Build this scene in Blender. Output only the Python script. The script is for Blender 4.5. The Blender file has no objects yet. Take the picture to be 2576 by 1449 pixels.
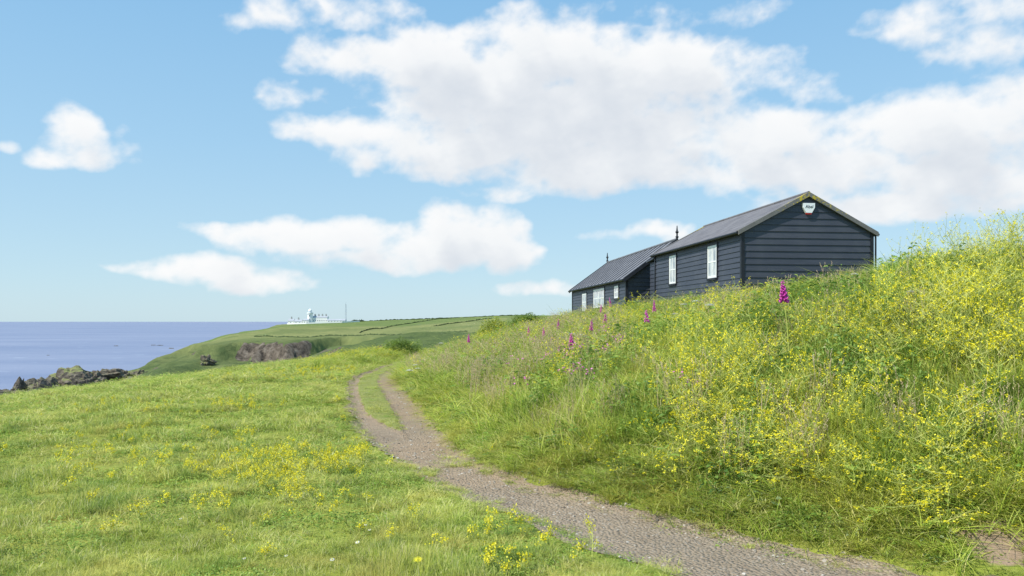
import bpy, math, random
import numpy as np
from mathutils import Vector, Matrix
R=np.random.default_rng(7)
random.seed(7)
scene=bpy.context.scene
COL=scene.collection
CAMZ=1.6
F=2004.0; CX=1288.0; HY=808.0   # survey constants used to turn bearings into metres

# ------------------------------------------------------------ helpers
def link(o): COL.objects.link(o); return o
def meta(o,label=None,cat=None,kind=None,group=None):
    if label:o["label"]=label
    if cat:o["category"]=cat
    if kind:o["kind"]=kind
    if group:o["group"]=group
    return o
def mesh_np(name,V,faces_idx,loop_tot,mats=None,matidx=None,attrs=None,smooth=False):
    me=bpy.data.meshes.new(name)
    V=np.asarray(V,dtype=np.float32); n=len(V)
    me.vertices.add(n); me.vertices.foreach_set("co",V.ravel())
    fi=np.asarray(faces_idx,dtype=np.int32).ravel(); lt=np.asarray(loop_tot,dtype=np.int32)
    me.loops.add(len(fi)); me.loops.foreach_set("vertex_index",fi)
    me.polygons.add(len(lt))
    ls=np.concatenate([[0],np.cumsum(lt)[:-1]]).astype(np.int32)
    me.polygons.foreach_set("loop_start",ls)
    try: me.polygons.foreach_set("loop_total",lt)
    except Exception: pass
    if matidx is not None: me.polygons.foreach_set("material_index",np.asarray(matidx,dtype=np.int32))
    me.polygons.foreach_set("use_smooth",np.full(len(lt),bool(smooth)))
    for k,(t,a) in (attrs or {}).items():
        at=me.attributes.new(k,t,'POINT')
        key={'FLOAT':'value','INT':'value','FLOAT_VECTOR':'vector','FLOAT_COLOR':'color'}[t]
        at.data.foreach_set(key,np.asarray(a).ravel())
    me.update(calc_edges=True); me.validate()
    for m in (mats or []): me.materials.append(m)
    return me

class MB:
    def __init__(s): s.v=[];s.f=[];s.m=[];s.a=[]
    def vert(s,p,a=0.5): s.v.append(tuple(p)); s.a.append(a); return len(s.v)-1
    def face(s,idx,m=0): s.f.append(tuple(idx)); s.m.append(m)
    def box(s,x0,x1,y0,y1,z0,z1,m=0):
        b=len(s.v)
        for z in (z0,z1):
            for x,y in ((x0,y0),(x1,y0),(x1,y1),(x0,y1)): s.vert((x,y,z))
        for q in ((3,2,1,0),(4,5,6,7),(0,1,5,4),(1,2,6,5),(2,3,7,6),(3,0,4,7)): s.face([b+i for i in q],m)
    def poly_prism(s,pts0,pts1,m=0):
        b=len(s.v); n=len(pts0)
        for p in pts0: s.vert(p)
        for p in pts1: s.vert(p)
        s.face([b+i for i in range(n)][::-1],m); s.face([b+n+i for i in range(n)],m)
        for i in range(n):
            j=(i+1)%n; s.face((b+i,b+j,b+n+j,b+n+i),m)
    def tube(s,pts,r0,r1,n=3,m=0,a=0.5,cap=False):
        pts=[Vector(p) for p in pts]; L=len(pts); rings=[]
        for i,p in enumerate(pts):
            d=(pts[min(i+1,L-1)]-pts[max(i-1,0)])
            d=d.normalized() if d.length>1e-9 else Vector((0,0,1))
            up=Vector((1,0,0)) if abs(d.x)<.8 else Vector((0,1,0))
            u=d.cross(up).normalized(); w=d.cross(u)
            r=r0+(r1-r0)*i/max(1,L-1)
            rings.append([s.vert(p+(u*math.cos(t*2*math.pi/n)+w*math.sin(t*2*math.pi/n))*r,a) for t in range(n)])
        for i in range(L-1):
            for t in range(n):
                q=(t+1)%n; s.face((rings[i][t],rings[i][q],rings[i+1][q],rings[i+1][t]),m)
        if cap: s.face(rings[-1],m); s.face(rings[0][::-1],m)
    def lathe(s,prof,n=16,m=0,c=(0,0)):
        rings=[]
        for r,z in prof: rings.append([s.vert((c[0]+r*math.cos(2*math.pi*t/n),c[1]+r*math.sin(2*math.pi*t/n),z)) for t in range(n)])
        for i in range(len(prof)-1):
            for t in range(n):
                q=(t+1)%n; s.face((rings[i][t],rings[i][q],rings[i+1][q],rings[i+1][t]),m)
        s.face(rings[-1],m); s.face(rings[0][::-1],m)
    def leaf(s,base,d,nrm,L,W,m=0,a=0.5,droop=0.3):
        d=Vector(d).normalized(); nrm=Vector(nrm); side=d.cross(nrm).normalized(); nrm=side.cross(d)
        base=Vector(base); prev=None
        for i,(t,w) in enumerate(((0,.12),(.35,.9),(.7,.75),(1,0.02))):
            c=base+d*L*t-Vector((0,0,1))*droop*L*t*t
            cur=[s.vert(c-side*W*w*.5+nrm*W*w*.12,a),s.vert(c,a),s.vert(c+side*W*w*.5+nrm*W*w*.12,a)]
            if prev:
                s.face((prev[0],prev[1],cur[1],cur[0]),m); s.face((prev[1],prev[2],cur[2],cur[1]),m)
            prev=cur
    def mesh(s,name,mats,smooth=False):
        fi=[i for f in s.f for i in f]; lt=[len(f) for f in s.f]
        a=np.array(s.a,dtype=np.float32)
        c=np.stack([a,a,a,np.ones_like(a)],1)
        return mesh_np(name,s.v,fi,lt,mats,s.m,{'bl':('FLOAT_COLOR',c)},smooth)
def mkobj(name,me,parent=None,loc=None,rot=None):
    o=bpy.data.objects.new(name,me); link(o)
    if parent: o.parent=parent
    if loc is not None:o.location=loc
    if rot is not None:o.rotation_euler=rot
    return o
def empty(name,loc,rotz=0):
    o=bpy.data.objects.new(name,None); link(o); o.location=loc; o.rotation_euler=(0,0,rotz); o.empty_display_size=.3; return o

# ------------------------------------------------------------ noise
_lat=R.random((256,256))
def vnoise(x,y,seed=0):
    x=np.asarray(x)+seed*17.31; y=np.asarray(y)+seed*9.77
    xi=np.floor(x).astype(int); yi=np.floor(y).astype(int); fx=x-xi; fy=y-yi
    fx=fx*fx*(3-2*fx); fy=fy*fy*(3-2*fy)
    g=lambda a,b:_lat[a&255,b&255]
    return (g(xi,yi)*(1-fx)+g(xi+1,yi)*fx)*(1-fy)+(g(xi,yi+1)*(1-fx)+g(xi+1,yi+1)*fx)*fy
def fbm(x,y,o=4,seed=0,gain=.5):
    s=0;a=1;t=0
    c,sn=math.cos(.6),math.sin(.6)
    for i in range(o): s=s+a*(vnoise(x,y,seed+i*3)-.5); t+=a; a*=gain; x,y=(x*c-y*sn)*2.03,(x*sn+y*c)*2.03
    return s/t*2
def sst(t): t=np.clip(t,0,1); return t*t*(3-2*t)

# ------------------------------------------------------------ layout of the ground
LEFT=[(30,-4),(9,1.0),(4,2.6),(1.7,4.3),(.92,5.25),(.48,5.9),(.04,6.8),(-.78,8.3),(-1.58,10.3),(-2.48,13),(-3.2,15.9),(-4.1,19.8),(-5.4,26.3),(-6.0,31.5),(-6.3,36.9),(-6.3,42),(-5.2,47),(-3.6,51)]
RIGHT=[(30,0),(9,3.4),(6,4.3),(3.75,4.95),(2.88,5.27),(2.0,6.0),(1.18,6.9),(.5,7.9),(-.14,9.0),(-.78,11),(-1.5,14.8),(-2.5,19.8),(-4.2,28.6),(-5.15,36.9),(-5.05,41),(-4.4,45),(-3.0,48.5)]
FOOT=RIGHT[:-2]+[(-4.9,46),(-5.0,60),(-6,80),(-8,130),(-8,300)]
CREST=[(32,5),(12,7),(7.6,10.5),(6.8,15),(6.9,22),(6.5,30),(5.5,38),(4,50),(1,60),(-2,70),(-4,85),(-5,130),(-5,300)]
def smooth_line(P,n=3):
    P=[np.array(p,float) for p in P]; out=[]
    for i in range(len(P)-1):
        p0=P[max(i-1,0)];p1=P[i];p2=P[i+1];p3=P[min(i+2,len(P)-1)]
        for j in range(n):
            t=j/n
            out.append(.5*((2*p1)+(-p0+p2)*t+(2*p0-5*p1+4*p2-p3)*t*t+(-p0+3*p1-3*p2+p3)*t**3))
    out.append(P[-1]); return np.array(out)
LEFTs=smooth_line(LEFT);RIGHTs=smooth_line(RIGHT);FOOTs=smooth_line(FOOT);CRESTs=smooth_line(CREST)
def sdist(x,y,P):
    best=np.full(x.shape,1e9);sg=np.ones(x.shape)
    for a,b in zip(P[:-1],P[1:]):
        dx,dy=b-a; L=dx*dx+dy*dy
        if L<1e-9: continue
        t=np.clip(((x-a[0])*dx+(y-a[1])*dy)/L,0,1)
        qx=x-(a[0]+t*dx);qy=y-(a[1]+t*dy); d=np.hypot(qx,qy)
        cr=dx*(y-a[1])-dy*(x-a[0])
        m=d<best-1e-6; best=np.where(m,d,best); sg=np.where(m,np.where(cr<0,1.,-1.),sg)
    return best*sg
def mlo(Y): return .21+.30*(1-sst((Y-12.3)/5))
def mhi(Y): return .60-.07*(1-sst((Y-12.3)/4))
TX=[0,200,300,400,500,600,700,850,1000,1280,1700,2600]
TY=[120,200,350,450,520,560,585,598,700,850,1050,1300,1800,3500]
TZ=np.array([
[-18,-17,-15,-13,-12,-11,-10,-9,-8,-6,-3,-2],
[-30,-28,-27,-25,-23,-22,-20,-18,-14,-9,-4,-2],
[-54,-50,-42,-38,-36,-34,-30,-22,-14,-8,-4,0],
[-58,-54,-40,-37,-35,-32,-28,-11,-5,-3,0,2],
[-58,-46,-32,-30,-30,-29,-28,-19,-9,-5,0,4],
[-58,-48,-33,-26,-26,-27,-27,-23,-13,-5,1,5],
[-58,-56,-41,-25,-23,-25.5,-26,-22,-12.5,-5,1,5],
[-58,-56,-50,-26,-16.5,-13.5,-13,-12,-11,-5,2,6],
[-58,-56,-56,-40,-17,-10.5,-9,-8.5,-8.5,-3,4,8],
[-58,-56,-56,-56,-29,-9,-4.5,-4,-3,1,6,10],
[-58,-56,-56,-56,-56,-24,-2.5,.3,3,6.5,9,12],
[-58,-56,-56,-56,-56,-56,-30,-2,4,11,12,14],
[-58,-56,-56,-56,-56,-56,-56,-30,0,8,10,12],
[-58,-56,-56,-56,-56,-56,-56,-56,-56,-30,0,5]],float)
def far_z(X,Y):
    Yc=np.clip(Y,120,3499)
    xi=CX+F*X/np.maximum(Yc,1)
    xi=xi+fbm(X/60,Yc/60,3,5)*18*(Yc/600)
    nz=fbm(X/30,Y/90,4,11)
    Yq=np.clip(Yc+nz*60*sst((Yc-300)/200)*sst((900-Yc)/200),120,3499)
    xi=np.clip(xi,0,2599)
    cx=np.interp(xi,TX,np.arange(len(TX))); cy=np.interp(Yq,TY,np.arange(len(TY)))
    i=np.clip(cx.astype(int),0,len(TX)-2); j=np.clip(cy.astype(int),0,len(TY)-2); u=cx-i; v=cy-j
    u2=u*.5+.5*sst(u)
    z=(TZ[j,i]*(1-u2)+TZ[j,i+1]*u2)*(1-v)+(TZ[j+1,i]*(1-u2)+TZ[j+1,i+1]*u2)*v
    amp=sst((Y-150)/200)*sst((950-Y)/250)
    z=z+fbm(X/45,Y/45,4,3)*1.6*amp - np.abs(fbm(X/22,Y/60,3,23))*3.5*amp*sst((640-Y)/60)
    return z
CY=[-20,5,9,12,15,22,30,38,50,60,70,85,130]; CZ=[2.2,2.4,2.50,2.44,2.30,2.20,2.30,2.08,1.75,1.2,.6,-.35,-3]
def ground_info(X,Y):
    X=np.asarray(X,float);Y=np.asarray(Y,float)
    df=sdist(X,Y,FOOTs); dc=sdist(X,Y,CRESTs); dl=sdist(X,Y,LEFTs); dr=sdist(X,Y,RIGHTs)
    t=np.where(dc>0,1.,np.clip(df,0,None)/(np.clip(df,0,None)+np.clip(-dc,0,None)+1e-6))
    m=np.where(df>0,1-(1-t)**1.15,0.)
    return df,dc,dl,dr,m
def near_z(X,Y,info):
    df,dc,dl,dr,m=info
    base=-.015*np.clip(Y-1,0,None)-.0047*np.clip(-X-5,0,None)**2
    base=base+fbm(X/3.5,Y/3.5,3,2)*.09+fbm(X/12,Y/12,2,8)*.10*sst((Y-10)/20)
    base=base+.25*np.exp(-(((X+8.5)/2.2)**2+((Y-49)/7)**2))
    top=np.interp(Y,CY,CZ)+fbm(X/2.0,Y/2.0,3,4)*.15+.5*sst(dc/4)*sst((16-Y)/6)
    z=base*(1-m)+top*m
    return z
BARE=(3.33,5.46)
def bare(X,Y): return 1-sst((np.hypot((X-BARE[0])/.28,(Y-BARE[1])/.28)-.6+fbm(X*5,Y*5,2,9)*.4)/.5)
def height(X,Y,path_dep=0.0):
    X=np.asarray(X,float);Y=np.asarray(Y,float)
    info=ground_info(X,Y); zn=near_z(X,Y,info)
    xi=np.clip(CX+F*X/np.maximum(Y,1),0,2600)
    Yb=np.interp(xi,[0,704,1000,1230,1700,2600],[50,68,80,78,80,80])
    w=sst((Y-Yb)/(135-Yb))
    zn=np.maximum(zn,-22)
    z=zn*(1-w)+far_z(X,Y)*w
    df,dc,dl,dr,m=info
    ins=sst(np.minimum(dl,-dr)/.15)*(Y<52)
    u=dl/np.maximum(dl-dr,1e-3)
    med=((u>mlo(Y))&(u<mhi(Y))&(Y>12.4)).astype(float)
    z=z-ins*(1-med)*(.04+path_dep)-ins*med*path_dep
    return z
def hz(x,y): return float(height(np.array([x]),np.array([y]))[0])

# ------------------------------------------------------------ materials
def newmat(name):
    m=bpy.data.materials.new(name); m.use_nodes=True; nt=m.node_tree; nt.nodes.clear(); return m,nt
class N:
    def __init__(s,nt): s.nt=nt
    def n(s,t,ins=None,**kw):
        nd=s.nt.nodes.new(t)
        for k,v in kw.items(): setattr(nd,k,v)
        for k,v in (ins or {}).items():
            sk=nd.inputs[k]
            if isinstance(v,bpy.types.NodeSocket): s.nt.links.new(v,sk)
            else: sk.default_value=v
        return nd
    def math(s,op,a,b=0.0,c=0.0,clamp=False): 
        nd=s.n('ShaderNodeMath',{0:a,1:b,2:c},operation=op); nd.use_clamp=clamp; return nd.outputs[0]
    def mix(s,f,a,b,blend='MIX'):
        nd=s.n('ShaderNodeMix',data_type='RGBA',blend_type=blend)
        for k,v in ((0,f),(6,a),(7,b)):
            if isinstance(v,bpy.types.NodeSocket): s.nt.links.new(v,nd.inputs[k])
            else: nd.inputs[k].default_value=v if k==0 else (tuple(v)+(1,) if len(v)==3 else v)
        return nd.outputs[2]
    def noise(s,vec,scale,detail=4,rough=.55,out=0,dist=0):
        return s.n('ShaderNodeTexNoise',{'Vector':vec,'Scale':scale,'Detail':detail,'Roughness':rough,'Distortion':dist}).outputs[out]
    def ramp(s,f,stops,interp='LINEAR'):
        nd=s.n('ShaderNodeValToRGB',{0:f}); cr=nd.color_ramp; cr.interpolation=interp
        while len(cr.elements)<len(stops): cr.elements.new(.5)
        for e,(p,c) in zip(cr.elements,stops): e.position=p; e.color=tuple(c)+(1,) if len(c)==3 else c
        return nd.outputs[0]
    def mr(s,v,a,b,c=0,d=1): return s.n('ShaderNodeMapRange',{0:v,1:a,2:b,3:c,4:d}).outputs[0]
    def pos(s): return s.n('ShaderNodeNewGeometry').outputs['Position']
    def attr(s,name,out='Fac'): return s.n('ShaderNodeAttribute',attribute_name=name).outputs[out]
    def out(s,sh): s.n('ShaderNodeOutputMaterial',{0:sh})
    def vmul(s,v,c): return s.n('ShaderNodeVectorMath',{0:v,1:c},operation='MULTIPLY').outputs[0]
    def vadd(s,v,c): return s.n('ShaderNodeVectorMath',{0:v,1:c},operation='ADD').outputs[0]
    def bsdf(s,col,rough=.8,spec=.3,normal=None,metal=0):
        d={'Base Color':col if isinstance(col,bpy.types.NodeSocket) else tuple(col)+(1,),'Roughness':rough,'Specular IOR Level':spec,'Metallic':metal}
        if normal is not None: d['Normal']=normal
        return s.n('ShaderNodeBsdfPrincipled',d).outputs[0]
    def bump(s,h,st=.3,dist=.05): return s.n('ShaderNodeBump',{'Height':h,'Strength':st,'Distance':dist}).outputs[0]

def mat_foliage(name,cols,patch=(0.8,.35),transl=.3,patchcol=None,pamt=.6,patch2=None,up=.8):
    m,nt=newmat(name); g=N(nt)
    a=g.n('ShaderNodeSeparateColor',{0:g.attr('bl','Color')}).outputs[0]
    rnd=g.n('ShaderNodeObjectInfo').outputs['Random']
    v=g.math('ADD',a,g.math('MULTIPLY',g.math('SUBTRACT',rnd,.5),.35))
    k=len(cols); col=g.ramp(v,[(i/(k-1) if k>1 else 0,c) for i,c in enumerate(cols)])
    p=g.noise(g.pos(),patch[0],3,.6,1)
    ps=g.n('ShaderNodeSeparateColor',{0:p})
    if patchcol: col=g.mix(g.mr(ps.outputs[0],.46,.64,0,pamt),col,patchcol)
    if patch2: col=g.mix(g.mr(ps.outputs[2],.50,.64,0,pamt),col,patch2)
    dark=g.mr(ps.outputs[1],.3,.7,.80,1.18)
    col=g.n('ShaderNodeVectorMath',{0:col,'Scale':dark},operation='SCALE').outputs[0]
    nrm=g.n('ShaderNodeVectorMath',{0:g.vadd(g.n('ShaderNodeNewGeometry').outputs['Normal'],(0,0,up))},operation='NORMALIZE').outputs[0]
    b=g.n('ShaderNodeBsdfDiffuse',{'Color':col,'Normal':nrm}).outputs[0]
    gl=g.n('ShaderNodeBsdfGlossy',{'Color':(1,1,1,1),'Roughness':.5}).outputs[0]
    b=g.n('ShaderNodeMixShader',{0:.035,1:b,2:gl}).outputs[0]
    t=g.n('ShaderNodeBsdfTranslucent',{'Color':col}).outputs[0]
    g.out(g.n('ShaderNodeMixShader',{0:transl,1:b,2:t}).outputs[0]); return m
def mat_plain(name,col,rough=.7,spec=.3,noise=.15,scale=6,bump=0,transl=0,metal=0):
    m,nt=newmat(name); g=N(nt)
    tc=g.n('ShaderNodeTexCoord').outputs['Object']
    nz=g.noise(tc,scale,5,.6)
    c0=tuple(max(0,c*(1-noise)) for c in col); c1=tuple(c*(1+noise) for c in col)
    c=g.mix(g.mr(nz,.3,.7),c0,c1)
    nm=g.bump(nz,bump,.02) if bump else None
    g.out(g.bsdf(c,rough,spec,nm,metal)); return m

def mat_ground():
    m,nt=newmat("ground_turf"); g=N(nt); P=g.pos()
    bank=g.attr('bank')
    n1=g.noise(P,.35,4); n2=g.noise(P,3.0,5,.65); n3=g.noise(P,22,4,.7)
    c=g.ramp(n1,[(.3,(.22,.28,.04)),(.5,(.32,.34,.06)),(.7,(.39,.37,.09))])
    c=g.mix(g.mr(n2,.45,.7,0,.6),c,(.15,.20,.035))
    c=g.mix(g.mr(n3,.5,.75,0,.5),c,(.40,.38,.12))
    c=g.mix(g.math('MULTIPLY',bank,.5),c,(.16,.19,.04))
    dirt=g.mix(n3,(.26,.18,.12),(.42,.31,.22))
    c=g.mix(g.mr(g.math('ADD',g.attr('bare'),g.math('MULTIPLY',g.math('SUBTRACT',n2,.5),.5)),.4,.6),c,dirt)
    g.out(g.bsdf(c,.9,.1,g.bump(n3,.6,.05))); return m
def mat_head():
    m,nt=newmat("headland_turf_and_rock"); g=N(nt); P=g.pos()
    cl=g.attr('cliff'); sh=g.attr('shore')
    vor=g.n('ShaderNodeTexVoronoi',{'Vector':g.vmul(P,(1,.5,1)),'Scale':.006}).outputs['Color']
    vr=g.n('ShaderNodeSeparateColor',{0:vor}).outputs[0]
    c=g.ramp(vr,[(0,(.20,.26,.08)),(.5,(.26,.30,.10)),(1,(.32,.325,.125))])
    n1=g.noise(P,.018,5,.6); n2=g.noise(P,.09,5,.65)
    c=g.mix(g.mr(n1,.42,.62,0,.6),c,(.155,.205,.07))
    c=g.mix(g.mr(n2,.5,.75,0,.55),c,(.115,.15,.06))
    c=g.mix(g.math('MULTIPLY',g.attr('heath'),g.mr(n2,.3,.6,.3,.85)),c,(.095,.135,.05))
    n3=g.noise(g.vmul(P,(1,1,.6)),.22,7,.75)
    rock=g.ramp(n3,[(.34,(.04,.034,.03)),(.46,(.13,.105,.08)),(.56,(.22,.18,.14)),(.68,(.31,.265,.205)),(.8,(.14,.15,.08))])
    f=g.math('ADD',cl,g.math('MULTIPLY',g.math('SUBTRACT',n2,.5),1.6))
    c=g.mix(g.mr(f,.43,.56),c,rock)
    c=g.mix(sh,c,g.mix(n3,(.04,.037,.034),(.24,.20,.15)))
    g.out(g.bsdf(c,.95,.05,g.bump(n3,.8,4))); return m
def mat_path():
    m,nt=newmat("gravel_track"); g=N(nt); P=g.pos()
    n1=g.noise(P,1.1,4); n2=g.noise(P,9,5,.65)
    v=g.n('ShaderNodeTexVoronoi',{'Vector':P,'Scale':36.0}); v2=g.n('ShaderNodeTexVoronoi',{'Vector':P,'Scale':90.0})
    dirt=g.ramp(n2,[(.25,(.29,.20,.125)),(.55,(.41,.295,.19)),(.8,(.47,.36,.25))])
    hs=g.n('ShaderNodeSeparateColor',{0:v.outputs['Color']})
    st=g.ramp(hs.outputs[0],[(0,(.17,.145,.115)),(.5,(.33,.285,.23)),(.85,(.46,.41,.34)),(1,(.60,.56,.49))])
    hs2=g.n('ShaderNodeSeparateColor',{0:v2.outputs['Color']}).outputs[1]
    dd=g.mix(n1,(.24,.185,.125),(.38,.30,.21))
    c=g.mix(g.math('MULTIPLY',g.mr(v.outputs['Distance'],.0,.55,1,0),g.mr(hs.outputs[1],.35,.6)),dd,st)
    c=g.mix(g.mr(hs2,.6,.95,0,.5),c,(.46,.405,.325))
    c=g.mix(g.math('MULTIPLY',g.attr('dirt'),g.mr(n1,.3,.6,.5,.95)),c,dirt)
    c=g.mix(g.mr(g.noise(P,2.3,4,.6),.48,.72,0,.45),c,(.21,.155,.105))
    gr=g.attr('turf')
    gc=g.ramp(n2,[(.3,(.22,.25,.06)),(.7,(.36,.35,.11))])
    c=g.mix(g.mr(g.math('ADD',gr,g.math('MULTIPLY',g.math('SUBTRACT',g.noise(P,5,5,.7),.5),1.0)),.42,.58),c,gc)
    h=g.math('ADD',g.math('MULTIPLY',v.outputs['Distance'],-.9),n2)
    g.out(g.bsdf(c,.9,.15,g.bump(h,.9,.03))); return m
def mat_sea():
    m,nt=newmat("sea_water"); g=N(nt); P=g.pos()
    n1=g.noise(P,.05,6,.65); n2=g.noise(g.vmul(P,(.4,1.5,1)),.003,5,.6)
    n3=g.noise(g.vmul(P,(.6,1.6,1)),.02,6,.7)
    c=g.mix(g.mr(n2,.35,.65),(.19,.225,.33),(.27,.295,.39))
    foam=g.mr(g.math('ADD',n3,g.math('MULTIPLY',n1,.35)),.78,.90,0,.5)
    c=g.mix(foam,c,(.6,.65,.7))
    h=g.math('ADD',n1,g.noise(P,.3,3,.6))
    g.out(g.bsdf(c,.55,.3,g.bump(h,.5,1.2))); return m

def sea():
    mb=MB(); S=70000
    for p in [(-S,100,-50),(S,100,-50),(S,S,-50),(-S,S,-50)]: mb.vert(p)
    mb.face((0,1,2,3))
    o=mkobj("sea",mb.mesh("sea",[mat_sea()])); meta(o,"calm blue sea reaching the horizon","sea",kind="structure")
sea()

# ------------------------------------------------------------ terrain
def build_terrain():
    nc=440; a=np.linspace(-1.25,1.25,nc)
    rr=np.exp(np.linspace(math.log(3.0),math.log(3400),760)); Yr=rr-6
    split=int(np.searchsorted(Yr,128))
    A,RR=np.meshgrid(a,rr); X=A*RR; Y=RR-6
    Z=height(X.ravel(),Y.ravel(),.03).reshape(X.shape)
    def grid(i0,i1,name,mat,attrs):
        x=X[i0:i1];y=Y[i0:i1];z=Z[i0:i1]; nr=x.shape[0]
        idx=np.arange(nr*nc).reshape(nr,nc)
        f=np.stack([idx[:-1,:-1],idx[:-1,1:],idx[1:,1:],idx[1:,:-1]],-1).reshape(-1,4)
        at={k:('FLOAT',v[i0:i1].ravel().astype(np.float32)) for k,v in attrs.items()}
        return mkobj(name,mesh_np(name,np.stack([x,y,z],-1).reshape(-1,3),f,np.full(len(f),4),[mat],None,at,True))
    info=ground_info(X.ravel(),Y.ravel()); bank=sst(info[0]/.6).reshape(X.shape)*(Y<120)
    dzy=np.gradient(Z,axis=0)/np.gradient(Y,axis=0); dzx=np.gradient(Z,axis=1)/np.gradient(X,axis=1)
    sl=np.hypot(dzy,dzx)
    lobes=sst((fbm(X/38,Y/250,3,77)+.24)/.3)
    cliff=sst((sl-.30)/.3)*lobes
    shore=sst((-41-Z)/6)
    heath=sst((640-Y)/60)*sst((Y-200)/100)
    o=grid(0,split+1,"ground",mat_ground(),{'bank':bank,'bare':bare(X,Y)}); meta(o,"grassy clifftop meadow with a raised grass bank","ground",kind="structure")
    o=grid(split,len(rr),"headland",mat_head(),{'cliff':cliff,'shore':shore,'heath':heath}); meta(o,"green headland with rocky cliffs above the sea","hill",kind="structure")
build_terrain()

# path
def build_path():
    def resample(P,n):
        s=np.concatenate([[0],np.cumsum(np.hypot(*np.diff(P,axis=0).T))]); 
        t=np.linspace(0,s[-1],n); return np.stack([np.interp(t,s,P[:,0]),np.interp(t,s,P[:,1])],1)
    L=LEFTs[3:];Rt=RIGHTs[3:]
    n=700;k=26
    La=resample(L,n);Ra=resample(Rt,n)
    q=np.linspace(0,1,n)**1.35*(n-1)
    La=np.stack([np.interp(q,np.arange(n),La[:,i]) for i in (0,1)],1);Ra=np.stack([np.interp(q,np.arange(n),Ra[:,i]) for i in (0,1)],1)
    wl=fbm(La[:,0]*2.2,La[:,1]*2.2,3,21)*.22; wr=fbm(Ra[:,0]*2.2,Ra[:,1]*2.2,3,31)*.22
    U=np.linspace(0,1,k)
    d=Ra-La; W=np.hypot(d[:,0],d[:,1])[:,None]
    dn=d/W
    A=La-dn*(wl+.04)[:,None]; B=Ra+dn*(wr+.04)[:,None]
    G=A[:,None,:]*(1-U[None,:,None])+B[:,None,:]*U[None,:,None]
    X=G[...,0];Y=G[...,1]
    Z=height(X.ravel(),Y.ravel()).reshape(X.shape)+.006
    dl=sdist(X.ravel(),Y.ravel(),LEFTs);dr=sdist(X.ravel(),Y.ravel(),RIGHTs); u=(dl/np.maximum(dl-dr,1e-3))
    Yf=Y.ravel()
    turf=sst((u-mlo(Yf)+.05)/.1)*sst((mhi(Yf)+.04-u)/.1)*sst((Yf-11.8)/1.5)
    edge=sst((.11-np.minimum(dl,-dr))/.24)*.6
    turf=np.maximum(turf,edge)
    dirt=np.exp(-((Yf-10.3)/2.4)**2)+.9*sst((Yf-12)/5)+.25
    idx=np.arange(n*k).reshape(n,k)
    f=np.stack([idx[:-1,:-1],idx[:-1,1:],idx[1:,1:],idx[1:,:-1]],-1).reshape(-1,4)
    me=mesh_np("path",np.stack([X,Y,Z],-1).reshape(-1,3),f,np.full(len(f),4),[mat_path()],None,{'turf':('FLOAT',turf.astype(np.float32)),'dirt':('FLOAT',np.clip(dirt,0,1).astype(np.float32))},True)
    o=mkobj("path",me); meta(o,"brown gravel track with a grassy middle strip","path",kind="structure")
build_path()

# ------------------------------------------------------------ scatter system
def scatter(name,P,rot,scl,idx,protos,label,cat):
    col=bpy.data.collections.new(name+"_kit")
    for i,me in enumerate(protos):
        o=bpy.data.objects.new("%s_sprig_%02d"%(name,i),me); col.objects.link(o)
    n=len(P)
    me=bpy.data.meshes.new(name); me.vertices.add(n); me.vertices.foreach_set("co",np.asarray(P,np.float32).ravel())
    for k,t,a,key in (("rot",'FLOAT_VECTOR',rot,'vector'),("scl",'FLOAT_VECTOR',scl,'vector'),("pick",'INT',idx,'value')):
        at=me.attributes.new(k,t,'POINT'); at.data.foreach_set(key,np.asarray(a,np.int32 if t=='INT' else np.float32).ravel())
    o=mkobj(name,me)
    ng=bpy.data.node_groups.new(name+"_nodes",'GeometryNodeTree')
    ng.interface.new_socket('Geometry',in_out='INPUT',socket_type='NodeSocketGeometry')
    ng.interface.new_socket('Geometry',in_out='OUTPUT',socket_type='NodeSocketGeometry')
    nn=ng.nodes; gi=nn.new('NodeGroupInput');go=nn.new('NodeGroupOutput')
    ci=nn.new('GeometryNodeCollectionInfo'); ci.inputs['Collection'].default_value=col; ci.inputs['Separate Children'].default_value=True; ci.inputs['Reset Children'].default_value=True
    ip=nn.new('GeometryNodeInstanceOnPoints'); ip.inputs['Pick Instance'].default_value=True
    def na(nm,t):
        x=nn.new('GeometryNodeInputNamedAttribute'); x.data_type=t; x.inputs['Name'].default_value=nm
        return [s for s in x.outputs if s.enabled and s.name=='Attribute'][0]
    er=nn.new('FunctionNodeEulerToRotation')
    L=ng.links
    L.new(gi.outputs[0],ip.inputs['Points']); L.new(ci.outputs[0],ip.inputs['Instance'])
    L.new(na('pick','INT'),ip.inputs['Instance Index']); L.new(na('rot','FLOAT_VECTOR'),er.inputs[0]); L.new(er.outputs[0],ip.inputs['Rotation']); L.new(na('scl','FLOAT_VECTOR'),ip.inputs['Scale'])
    L.new(ip.outputs[0],go.inputs[0])
    md=o.modifiers.new("scatter",'NODES'); md.node_group=ng
    meta(o,label,cat,kind="stuff"); return o
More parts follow.
